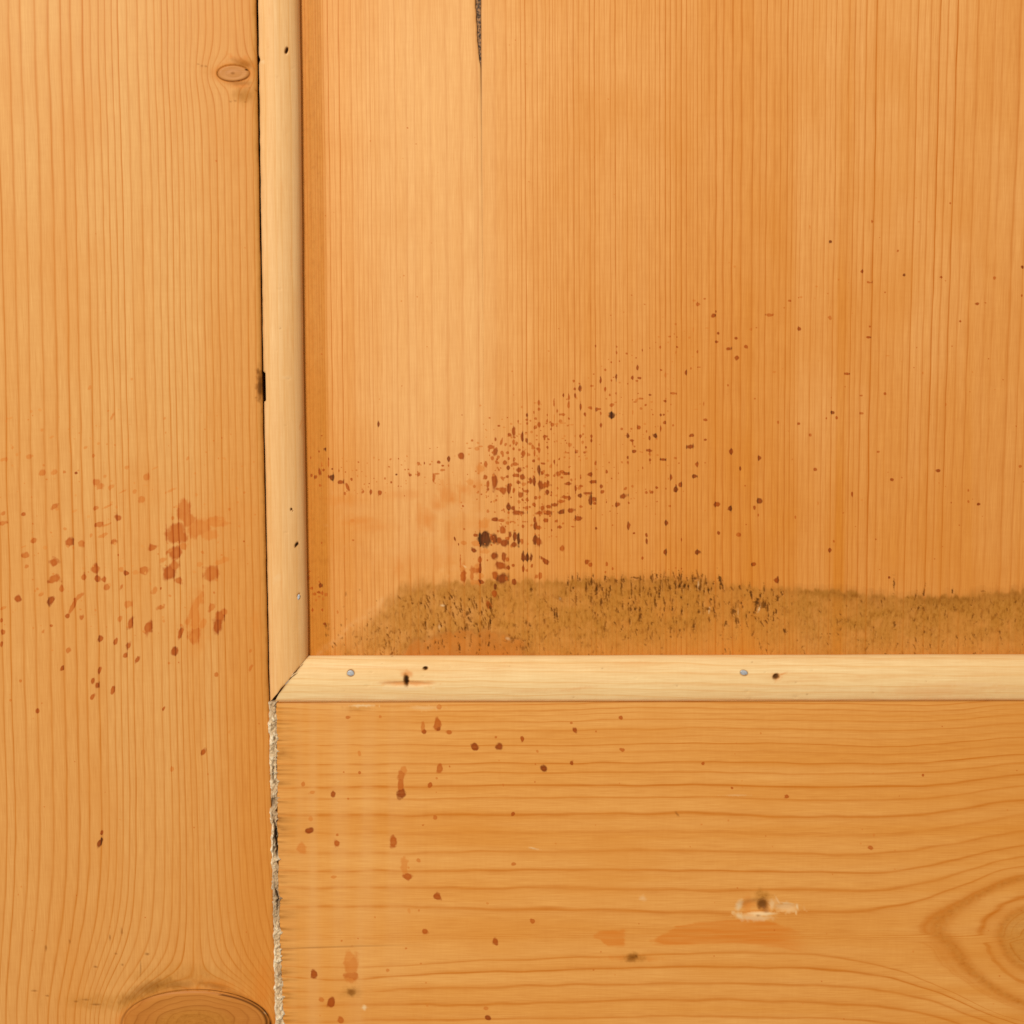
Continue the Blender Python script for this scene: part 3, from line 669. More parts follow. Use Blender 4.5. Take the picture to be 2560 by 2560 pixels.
def panel_tone(U, V):
    pts = [(600, .80), (812, .80), (826, .35), (880, .28), (930, .12), (1010, .03), (1190, .10), (1206, .10), (1212, .26), (1330, .30),  # left strip: wood tone with the upright moulding's shadow painted in
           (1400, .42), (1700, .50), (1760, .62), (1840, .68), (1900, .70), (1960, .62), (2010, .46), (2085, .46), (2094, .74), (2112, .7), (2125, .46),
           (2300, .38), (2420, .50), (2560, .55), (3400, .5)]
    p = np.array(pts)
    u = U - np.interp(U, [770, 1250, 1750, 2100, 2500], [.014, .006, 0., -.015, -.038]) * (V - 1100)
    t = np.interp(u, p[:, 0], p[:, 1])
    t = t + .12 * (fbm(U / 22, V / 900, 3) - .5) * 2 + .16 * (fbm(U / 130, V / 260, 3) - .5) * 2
    return np.clip(t + 0.26 * sst(500, 1500, V) - 0.10 * (1 - sst(0, 700, V)), 0, 1)  # deepens downwards; sheen at the top is painted into the tone


GTOP = np.array([(600, 1700), (800, 1640), (910, 1563), (1000, 1466), (1060, 1456), (1200, 1452), (1400, 1450), (1560, 1442), (1750, 1446), (1850, 1466),
                 (2010, 1471), (2060, 1473), (2180, 1484), (2250, 1491), (2350, 1489), (2560, 1476), (3400, 1476)], float)
_dr = np.random.default_rng(21)
DASH = []


def dashes(n, u0, u1, v0, v1, l0, l1, w0, w1, a0, asd, dk0, dk1):
    for _ in range(n):
        DASH.append((_dr.uniform(u0, u1), _dr.uniform(v0, v1), _dr.uniform(w0, w1), l0 + (l1 - l0) * _dr.random() ** 2, a0 + asd * _dr.standard_normal(),
                     _dr.uniform(dk0, dk1)))


dashes(85, 1480, 1765, 1438, 1530, 4, 15, 1.3, 2.4, -.05, .12, .45, .95)
dashes(60, 1480, 1765, 1520, 1600, 3, 9, 1.1, 2.0, -.05, .2, .3, .75)
dashes(85, 1035, 1240, 1490, 1580, 4, 13, 1.2, 2.2, -.28, .16, .4, .9)
dashes(30, 960, 1080, 1490, 1640, 3, 9, 1.1, 2.0, -.2, .3, .3, .7)
dashes(60, 800, 1000, 1560, 1640, 3, 8, 1.1, 1.9, -.2, .35, .25, .65)
dashes(70, 1240, 1500, 1460, 1640, 3, 9, 1.1, 2.0, -.2, .5, .25, .6)
dashes(45, 1040, 1330, 1590, 1640, 3, 9, 1.2, 2.2, -.1, .2, .4, .8)
dashes(50, 1770, 1960, 1465, 1560, 3, 11, 1.2, 2.4, -.15, .25, .4, .9)
dashes(110, 1800, 2560, 1500, 1640, 2.5, 8, 1.0, 1.8, -.1, .5, .25, .7)
dashes(26, 2150, 2560, 1480, 1600, 5, 12, 1.2, 2.0, .1, .2, .4, .75)
dashes(330, 850, 2560, 1475, 1640, 1.5, 6, .9, 1.8, 0, .8, .15, .5)
dashes(32, 1400, 1790, 1440, 1480, 5, 16, 1.2, 2.6, -.03, .08, .5, .95)
K3 = .207
DASH += [(1100 + x * K3, 1350 + y * K3, w * K3, l * K3, a, d) for x, y, w, l, a, d in [
    (70, 820, 16, 60, 0, .8), (255, 800, 10, 60, -.15, .7), (410, 810, 8, 60, -.3, .75), (325, 890, 24, 40, 0, .75), (160, 900, 12, 60, -.25, .7),
    (305, 1060, 12, 50, 0, .85), (480, 1160, 10, 40, 0, .7), (590, 1050, 10, 60, 0, .6), (600, 1160, 14, 40, 0, .6), (25, 1250, 12, 50, -.2, .6), (235, 1300, 12, 70, -.1, .85),
    (1350, 840, 12, 40, -.1, .8), (1385, 890, 12, 70, -.1, .85), (1412, 900, 12, 70, -.05, .9), (1450, 710, 40, 30, .6, .35), (1045, 1000, 14, 40, 0, .6), (1085, 1030, 14, 30, -.4, .65),
    (870, 1190, 24, 30, .5, .6), (1000, 1300, 26, 36, 0, .5), (775, 1310, 20, 26, 0, .35), (1770, 570, 8, 80, 0, .7), (1890, 600, 14, 80, 0, .8), (1830, 500, 14, 50, 0, .8),
    (1645, 720, 16, 70, 0, .6), (1825, 720, 14, 70, 0, .65), (1102, 600, 16, 50, 0, .75), (1525, 620, 7, 60, 0, .5), (900, 1030, 18, 30, -.8, .55), (1262, 975, 12, 30, 0, .6),
    (445, 400 + 620, 12, 30, -.5, .7), (650, 920, 12, 40, -.6, .7)]]
K4 = .2588
DASH += [(1450 + x * K4, 1150 + y * K4, w * K4, l * K4, a, d) for x, y, w, l, a, d in [
    (60, 1230, 7, 60, 0, .75), (112, 1190, 12, 30, -.2, .8), (162, 1250, 14, 50, .1, .95), (255, 1300, 9, 60, 0, .75), (205, 1370, 12, 60, .05, .75), (500, 1280, 9, 70, 0, .8),
    (780, 1180, 7, 70, 0, .8), (925, 1200, 7, 80, 0, .85), (965, 1215, 16, 26, 0, .95), (1010, 1215, 16, 34, .2, .95), (1050, 1225, 10, 40, 0, .9), (1110, 1145, 26, 20, 0, .8),
    (1165, 1230, 12, 40, .2, .8), (1355, 1160, 13, 60, -.25, .95), (1380, 1220, 10, 40, -.15, .9), (1655, 1300, 12, 60, -.2, .9), (1710, 1380, 24, 40, .3, .9), (1780, 1400, 30, 34, .6, .75),
    (1815, 1430, 10, 50, 0, .7), (1700, 1430, 12, 50, .2, .85), (1480, 1460, 22, 40, 0, .75), (1510, 1560, 10, 60, -.1, .8), (1300, 1370, 8, 70, 0, .6), (1235, 1440, 22, 22, .5, .7),
    (1910, 1340, 14, 40, 0, .8), (1545, 1235, 10, 30, -.3, .75), (1780, 1250, 9, 50, 0, .65), (580, 1510, 14, 50, .1, .8), (535, 1440, 13, 26, 0, .8), (725, 1370, 8, 70, 0, .8),
    (1100, 1600, 12, 50, 0, .75), (490, 1440, 12, 26, 0, .7), (480, 1560, 9, 50, 0, .7), (245, 1590, 8, 30, 0, .7), (815, 1370, 7, 60, -.2, .7), (875, 1640, 8, 40, 0, .6), (1150, 1465, 13, 28, 0, .75),
    (540, 1140, 50, 10, .1, .7), (690, 1140, 14, 36, -.2, .75), (350, 1170, 12, 40, -.3, .75)]]
DASH += [(2235, 1460, 1.6, 16, 0.02, .8), (2310, 1482, 2.0, 16, .12, .85), (2382, 1478, 2.4, 8, 0, .85), (2297, 1520, 3, 6, .4, .8), (2237, 1562, 3, 8, 0, .75), (2432, 1500, 1.6, 9, .2, .6),
         (2290, 1600, 2.2, 10, -.3, .6), (2094, 1555, 2.5, 8, 0, .5), (1962, 1578, 4, 7, -.4, .8)]


def panel_marks(F, U, V):
    F.ring = panel_ring(U, V)
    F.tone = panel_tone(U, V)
    F.pale = np.maximum(F.pale, np.interp(U - .012 * (V - 1100), [860, 930, 1000, 1180, 1200, 1206, 1216, 1300], [0, .05, .10, .095, .095, .095, .085, 0]) * (1 - .5 * sst(1000, 1350, V)) * (1 - sst(1380, 1450, V)) * np.clip(.5 + fbm(U / 26, V / 700, 2), 0, 1.1))
    for a in [(1130, 1275, 70, 26, .26, -.1), (1060, 1330, 110, 30, .16), (1020, 1380, 110, 30, .12), (1120, 1375, 46, 40, .18), (905, 1270, 60, 26, .12), (1200, 1285, 50, 18, .2)]:
        F.soft('pale', a[0], a[1], a[2], a[3], a[4] * .5, *a[5:], wob=1.0, cell=16)
    gt = np.interp(U, GTOP[:, 0], GTOP[:, 1])
    inb = V - gt + 26 * (fbm(U / 10, V / 30, 3) - .5)
    wide = np.interp(U, [800, 1000, 1100, 3000], [60, 26, 7, 7])
    g = sst(-wide * .6, wide, inb)
    low = np.interp(U, [800, 1300, 1500, 1750, 1950, 2100, 2560], [1., .92, .72, .42, .5, .68, .6])
    fade = 1 - (1 - low) * sst(1545, 1625, V + 30 * (fbm(U / 60, V / 30, 2) - .5))
    amt = np.interp(U, [700, 900, 1000, 1300, 1500, 1750, 1790, 1850, 1960, 2050, 2560], [.35, .7, .8, .85, .95, .8, .45, .6, .8, .95, .95])
    F.grime = np.maximum(F.grime, g * fade * amt * np.clip(.35 + 1.1 * fbm(U / 30, V / 26, 3), 0, 1.1))
    # dirtier line along the top of the rubbed band
    band = np.exp(-np.abs(inb - 10) / 16) * np.interp(U, [900, 1050, 1300, 1480, 1760, 1900, 2040, 2100, 2560], [.1, .25, .3, .45, .4, .15, .5, .75, .7])
    F.dark = np.maximum(F.dark, .40 * band * np.clip(fbm(U / 20, V / 20, 2) * 1.6, 0, 1) * (inb > -14))
    # orange bow of bare old varnish low down
    d = np.sqrt(((U - 1165) / 170) ** 2 + ((V - 1655) / 82) ** 2) + .42 * (fbm(U / 18, V / 34, 3) - .5)
    bow = 1 - sst(.86, 1.04, d)
    F.resin = np.maximum(F.resin, .75 * bow * np.clip(.4 + fbm(U / 16, V / 40, 3), 0, 1)); F.grime *= (1 - .70 * bow); F.dark = np.maximum(F.dark, .20 * bow * np.clip(.3 + fbm(U / 18, V / 18, 3), 0, 1))
    F.dark = np.maximum(F.dark, .18 * np.exp(-((d - .95) / .08) ** 2) * (V > 1570))
    # pale feathered rim at the left of the band
    dl = np.abs((V - 1640) + (U - 790) * .80 + 20 * (fbm(U / 30, V / 30, 2) - .5)) / 10
    F.pale = np.maximum(F.pale, .12 * np.clip(fbm(U / 12, V / 12, 3) * 2.4 - .6, 0, 1) * np.exp(-dl * dl) * (U > 790) * (U < 960) * (V > 1480))
    for u, v, w, l, a, dk in DASH:
        F.soft('dark', u, v, w * 1.15, l, dk * .95, a, wob=.95, hard=.2, cell=3.2)
        F.soft('pale', u + 3.0, v + 2, w * .7, l * .7, .10 * dk, a, wob=.5)
        F.dent(u, v, w, l, .00022 * dk, a)
    for u, v, rx, ry, a, t in [(1746, 1462, 2.2, 11, 0, .75), (1898, 1522, 2.4, 13, .35, .85), (1773, 1525, 2, 10, .12, .75), (1106, 1514, 7, 3, .1, .85), (1270, 1597, 8, 5, .4, .55), (1098, 1568, 3, 9, 0, .4),
                               (1845, 1530, 1.5, 9, 0, .4), (1400, 1496, 2.5, 3, 0, .8), (1160, 1415, 10, 2.4, .5, .55)]:
        F.soft('pale', u, v, rx, ry, t, a)
    put_drops(F, [D_A, D_C, D_B, D_D, D_E, D_F, D_G], dt=0.10, gs=1.12)
    for a in [(801, 1464, 5, 6, .85), (779, 1471, 5, 3, .62), (786, 1486, 4, 4, .62), (805, 1483, 5, 5, .6), (815, 1487, 4, 4, .55), (797, 1491, 4, 3, .55), (781, 1526, 3, 4, .62),
              (805, 1525, 3, 3, .62), (812, 1560, 3.4, 3.4, .8), (844, 1530, 2.5, 5, .5), (790, 1500, 3, 3, .5), (808, 1498, 3, 4, .5)]:
        F.drop(*a)
    F.grime = np.maximum(F.grime, .38 * (1 - sst(806, 830, U - .014 * (V - 1100))) * np.clip(.5 + fbm(U / 8, V / 300, 2), 0, 1))  # dirt tint beside the upright moulding, also standing in for its shadow
    # fine spray
    wedge = lambda u, v: v > 1130 - (u - 1150) * .62 and v < 1420 - (u - 1150) * .25
    scatter(F, 220, 1150, 1700, 800, 1420, 3.4, .35, .65, 31, wedge)
    scatter(F, 130, 1190, 1500, 1020, 1330, 4.6, .45, .72, 36, lambda u, v: ((u - 1320) / 150) ** 2 + ((v - 1190 + (u - 1320) * .35) / 130) ** 2 < 1, 1.15)
    scatter(F, 70, 790, 1250, 1060, 1270, 2.6, .3, .65, 32, lambda u, v: abs(v - 1195 + .0012 * (u - 950) ** 2 * (u > 950)) < 55)
    scatter(F, 80, 1500, 2560, 600, 1440, 2.4, .3, .65, 33)
    scatter(F, 50, 800, 1700, 100, 1000, 2.1, .3, .6, 34)
    scatter(F, 14, 760, 800, 1400, 1500, 3.5, .5, .75, 35)
    for x, y, rx, ry, a in [(1650, 1030, 70, 80, .5), (1540, 1220, 90, 120, .5), (1740, 890, 40, 140, .6), (1840, 950, 50, 50, .6), (1450, 1180, 40, 180, .4), (720, 1220, 190, 60, .4),
                            (900, 1290, 260, 70, .25), (500, 980, 300, 80, .25), (1250, 900, 260, 60, .25), (640, 1210, 30, 26, .5), (1400, 1700, 500, 120, .12), (1200, 1760, 50, 160, .35), (1650, 1700, 60, 160, .3)]:
        F.soft('smear', 750 + x * .207, 1050 + y * .207, rx * .24, ry * .24, a * 1.9)
    for x, y, rx, ry, a in [(60, 1150, 70, 140, .6), (150, 1180, 50, 70, .5), (300, 1080, 90, 60, .5), (450, 1040, 90, 70, .5), (490, 830, 60, 60, .4), (240, 1150, 12, 150, .6), (650, 800, 80, 200, .3),
                            (540, 1560, 80, 90, .35), (350, 1500, 120, 60, .2), (120, 1800, 60, 200, .35)]:
        F.soft('smear', 1100 + x * .207, 1000 + y * .207, rx * .24, ry * .24, a * 1.7)
    # dirt where the panel meets the mouldings
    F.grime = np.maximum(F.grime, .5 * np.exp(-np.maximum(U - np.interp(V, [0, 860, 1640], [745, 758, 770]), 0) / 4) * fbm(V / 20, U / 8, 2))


crack_l0 = edge([(-1200, 1180), (0, 1189), (110, 1194), (170, 1202), (330, 1203.6), (760, 1207.2), (1330, 1211), (1700, 1214), (3300, 1222)])
crack_r0 = edge([(-1200, 1205), (0, 1202), (110, 1203), (170, 1202.8), (330, 1203.8), (760, 1207.3), (1330, 1211.1), (1700, 1214.1), (3300, 1222.1)])
crack_l = lambda v: crack_l0(v) + (fbm(v / 9, v * 0, 3) - .5) * 3.0 * (v < 170)
crack_r = lambda v: np.maximum(crack_r0(v) + (fbm(v / 40, v * 0 + 7, 2) - .5) * 1.0 * (v < 300), crack_l(v) + .1)

vs = axis_pts([(-900, -40, 60), (-40, 400, 4), (400, 720, 4.5), (720, 1660, 1.95), (1660, 1700, 10)])
for nm, l, r, lab, un in (("board", lambda v: 0 * v + 640, crack_l, "narrow left panel board beside the upright moulding, paler down its middle", 2.0),
                          ("board", crack_r, lambda v: 0 * v + 3300, "wide close-grained right panel board, spattered and rubbed along its foot", 1.95)):
    if r is crack_l:
        ss = axis_pts([(0, .17, .02), (.17, .985, 1 / 275.), (.985, 1, 1 / 700.)])
        Vg, Sg = np.meshgrid(vs, ss, indexing='ij')
        Ug = l(vs)[:, None] * (1 - Sg) + r(vs)[:, None] * Sg
    else:
        uu = axis_pts([(0, .012, 1 / 1600.), (.012, 1, 1 / 690.)])
        ue = axis_pts([(2580, 3300, 50)])
        Sg = np.concatenate([uu[None, :].repeat(len(vs), 0), np.zeros((len(vs), len(ue) - 1))], 1)
        Ug = np.concatenate([r_ for r_ in [crack_r(vs)[:, None] * (1 - uu[None]) + 2580 * uu[None], ue[None, 1:].repeat(len(vs), 0)]], 1)
        Vg = vs[:, None].repeat(Ug.shape[1], 1)
    F = Field(Ug, Vg)
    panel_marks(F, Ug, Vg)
    lc = crack_l(vs)[:, None]; rc = crack_r(vs)[:, None]
    dist = (lc - Ug) if r is crack_l else (Ug - rc)
    F.dark = np.maximum(F.dark, np.exp(-np.maximum(dist, 0) / 1.6) * np.interp(Vg, [0, 170, 340, 560, 760, 1000], [.8, .55, .22, .10, .05, 0]))
    F.h -= 0.00025 * np.exp(-np.maximum(dist, 0) / 3) * np.interp(Vg, [0, 300, 800, 1100], [1, .25, .08, 0.02])
    X, Z = at(Ug, Vg, PANEL)
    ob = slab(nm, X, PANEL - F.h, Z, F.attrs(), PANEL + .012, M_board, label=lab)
    if r is crack_l:
        board_left = ob
        # the strip of old tongue seen down in the open joint
        vt = axis_pts([(-300, 420, 6)]); st = np.linspace(1180, 1216, 14)
        Vt, Ut = np.meshgrid(vt, st, indexing='ij')
        Xt, Zt = at(Ut, Vt, PANEL + .0007)
        Yt = PANEL + .0008 - .0005 * fbm(Ut / 5, Vt / 9, 3)
        sol = slab("tongue", Xt, Yt, Zt, {"ring": Ut * 0}, PANEL + .006, M_tongue, parent=board_left, label="dark dusty tongue down in the open joint")

# ------------------------------------------------------------------ rail
rail_edge0 = edge([(1740, 689), (1790, 691), (2000, 693), (2200, 696), (2400, 702), (2560, 707), (3400, 726)])
rail_top = 1757.0


def rail_field(U, V):
    u = U / 1.325; vv = V / 1.325
    Vc = vv - 1765 - 6 * np.sin(u / 260.0) * sst(500, 1300, u) * 0.8 - 3.0
    wob = 5 * (fbm(u / 150 + 4, vv / 70, 3) - .5) * 2 * sst(0, 60, np.abs(Vc))
    # lines run round the little knot low at the left
    k = np.exp(-((u - 662) / 70) ** 2)
    Vc2 = Vc + wob + 6 * k * np.exp(-((vv - 1872) / 40) ** 2) * np.sign(vv - 1872)
    tt = np.clip((1940 - u) / 150, 0, None)
    D = 18000 * (1 - np.exp(-tt ** 1.6)) - 1500 * sst(1434, 560, u)
    D = D * (1 + .28 * sst(-25, 25, Vc))
    d0 = 900.0
    r = np.sqrt(Vc2 * Vc2 + D + d0)
    up = [65, 116, 137] + [math.sqrt(a * a + 17400) for a in (77, 112, 143, 182, 213, 252, 272, 301, 319, 338, 356, 368, 381, 400, 415, 422)]
    dn = [65, 116, 156] + [math.sqrt(a * a + 22000 + 900) for a in (55, 82, 113, 146, 172, 204, 230)]
    up = extend(up, 0, 700, 12); dn = extend(dn, 0, 1400, 26)
    w = sst(-8, 8, Vc)
    ring = lines_to_ring(up, r) * (1 - w) + lines_to_ring(dn, r) * w
    return ring + 0.5, r, Vc


vs = axis_pts([(0, 4, .8), (4, 830, 2.15), (830, 1500, 45)]) + rail_top
uu = axis_pts([(0, .01, 1 / 900.), (.01, 1, 1 / 860.)])
ue = axis_pts([(2590, 3300, 50)])
re = rail_edge0(vs) + (fbm(vs / 14, vs * 0 + 1.7, 3) - .5) * 5
Ug = np.concatenate([re[:, None] * (1 - uu[None]) + 2590 * uu[None], ue[None, 1:].repeat(len(vs), 0)], 1)
tilt = -4.0 * (Ug - 690) / 1870
Vg = vs[:, None] + tilt * np.exp(-(vs[:, None] - rail_top) / 200)
F = Field(Ug, Vg)
F.ring, rr, Vc = rail_field(Ug, Vg)
F.tone = np.clip(.30 + .5 * (fbm(Ug / 500, Vg / 34, 3) - .5) * 2 + .22 * sst(1900, 2500, Ug) + .25 * np.exp(-((Vg - 2080) / 40) ** 2), 0, 1)
put_drops(F, [D_R, D_R4])
scatter(F, 60, 700, 2560, 1790, 2560, 2.4, .2, .5, 41)
# bleached end where the shoulder meets the stile
F.pale = np.maximum(F.pale, .10 * (1 - sst(800, 1180, Ug)) * np.clip(fbm(Ug / 34, Vg / 700, 2) * 2.4 - .8, 0, 1))
F.tone *= 1 - .4 * (1 - sst(700, 1200, Ug))
# resin streak, two patches with ragged ends
pt = np.interp(Ug, [1480, 1500, 1560, 1565, 1625, 1640, 1690, 1760, 1900, 1980, 2090], [2340, 2324, 2320, 2320, 2352, 2345, 2316, 2301, 2294, 2322, 2384])
pb = np.interp(Ug, [1480, 1500, 1520, 1562, 1565, 1625, 1640, 1850, 1960, 2010, 2090], [2345, 2350, 2367, 2367, 2362, 2362, 2364, 2359, 2371, 2384, 2392])
n_ = 16 * (fbm(Ug / 30, Vg / 6, 3) - .5)
inside = sst(-3, 4, Vg - pt + n_) * sst(-3, 4, pb - Vg + n_ * .3)
gap = 1 - sst(1556, 1564, Ug + n_) * (1 - sst(1622, 1650, Ug + 3 * n_))
F.resin = np.maximum(F.resin, .80 * inside * np.clip(.15 + 1.25 * fbm(Ug / 80, Vg / 5, 3), 0, 1.1) * gap * sst(1478, 1488, Ug + n_) * (1 - sst(1930, 2040, Ug)))
# heart of the cathedral figure at the right
hb = np.exp(-((rr - 121) / 7.5) ** 2) * sst(2290, 2350, Ug) + .8 * np.exp(-((rr - 66) / 7) ** 2) * sst(2400, 2470, Ug)
F.resin = np.maximum(F.resin, .8 * hb * (.4 + fbm(Ug / 8, Vg / 8, 2)))
F.grime = np.maximum(F.grime, .50 * hb + .45 * (1 - sst(50, 72, rr)))
# small knots
F.soft('grime', 878, 2480, 14, 11, 1.0, hard=.4); F.soft('dark', 878, 2480, 12, 9, .45); F.soft('grime', 878, 2480, 34, 14, .6)
F.soft('grime', 1583, 2394, 26, 13, .9); F.soft('dark', 1583, 2394, 18, 10, .5); F.soft('resin', 1583, 2396, 75, 7, .5); F.soft('dark', 1590, 2391, 5, 7, .6)
F.dent(1583, 2394, 14, 9, .0002)
# gouge
F.dent(1885, 2268, 40, 20, .0009); F.dent(1909, 2262, 15, 17, .0009)
F.soft('resin', 1868, 2262, 18, 20, .55); F.soft('grime', 1908, 2238, 20, 15, .9); F.soft('dark', 1909, 2263, 17, 18, .70, hard=.3)
F.soft('pale', 1905, 2285, 42, 5, .9, -.03, wob=.25, hard=.4); F.soft('pale', 1886, 2294, 48, 9, .6, .05, wob=.35, hard=.3); F.soft('pale', 1848, 2266, 10, 16, .9, .3); F.soft('pale', 1850, 2291, 20, 8, .8, .5); F.soft('pale', 1930, 2262, 9, 18, .6, .1)
F.soft('resin', 1872, 2291, 10, 6, .5); F.soft('dark', 1895, 2289, 6, 3, .4)
F.soft('pale', 1945, 2252, 3, 16, .5, -.5); F.soft('pale', 1968, 2258, 26, 2, .85, .12); F.soft('pale', 1993, 2267, 3.5, 10, .9, -.2); F.soft('pale', 1990, 2280, 3, 7, .7)
F.soft('pale', 1962, 2268, 34, 13, .5, .1, hard=.3); F.dent(1965, 2268, 26, 10, .0003)
# scrapes and slivers
F.soft('pale', 905, 1764, 36, 3.5, .85); F.soft('pale', 1060, 1770, 44, 6, .35); F.soft('grime', 890, 1772, 40, 7, .5)
F.soft('pale', 1334, 2121, 14, 2.0, .7, .2); F.soft('dark', 1330, 2123, 10, 1.2, .3); F.soft('dark', 1693, 2035, 2.5, 8, .4, -.7)
F.soft('pale', 910, 2519, 8, 6, .95); F.soft('pale', 1840, 1988, 34, 2.5, .35); F.soft('pale', 1607, 2246, 10, 7, .4)
# hair crack
hc = np.interp(Ug, [712, 900, 1000, 1100], [2372, 2366, 2364, 2363])
F.dark = np.maximum(F.dark, .34 * np.exp(-((Vg - hc) / 1.5) ** 2) * (1 - sst(820, 1100, Ug)))
F.h -= .00012 * np.exp(-((Vg - hc) / 2.5) ** 2) * (1 - sst(820, 1100, Ug))
# sawn, dirty left end and top arris
dl = Ug - re[:, None]
endn = fbm(Vg / 5, Ug / 60, 3)
F.grime = np.maximum(F.grime, .85 * np.exp(-np.maximum(dl, 0) / 26) * np.clip(endn * 2.2 - .6, 0, 1))
F.dark = np.maximum(F.dark, .40 * np.exp(-np.maximum(dl, 0) / 18) * np.clip(endn * 3 - 1.5, 0, 1))
F.h -= .0003 * np.exp(-np.maximum(dl, 0) / 4)
dt = Vg - (rail_top + tilt)
F.h -= .00028 * np.exp(-np.maximum(dt, 0) / 2.5)
F.dark = np.maximum(F.dark, .35 * np.exp(-np.maximum(dt, 0) / 1.8))
X, Z = at(Ug, Vg, 0.0)
rail = slab("rail", X, -F.h, Z, F.attrs(), .035, M_rail, label="wide cross rail with arched grain, small knots and scattered round drops")

# ------------------------------------------------------------------ mouldings
# section of the strip: distance across from the frame edge (0..1 of its width) and depth below the frame face
FACE = 0.0002
def section(n_front=64):
    pts = [(0.012, PANEL + .0005, 0.0), (0.010, .0016, .02)]
    for a in np.linspace(0, 1, n_front):
        x = .010 + .990 * (1 - (1 - a) ** 1.25)
        # gentle crown that rolls over to the panel
        y = FACE + .0008 * math.exp(-x / .025) + .0011 * max(0, 1 - x / .5) ** 2 + (PANEL - .0012) * (1 - (1 - min(x, 1.0) ** 3.0) ** .52)
        pts.append((min(x, 1.0), y, a))
    yl = pts[-1][1]
    for k in range(1, 4):
        pts.append((1.0 - .03 * k / 3, yl + (PANEL + .0002 - yl) * k / 3, 1.0))
    return np.array(pts)


SEC = section()


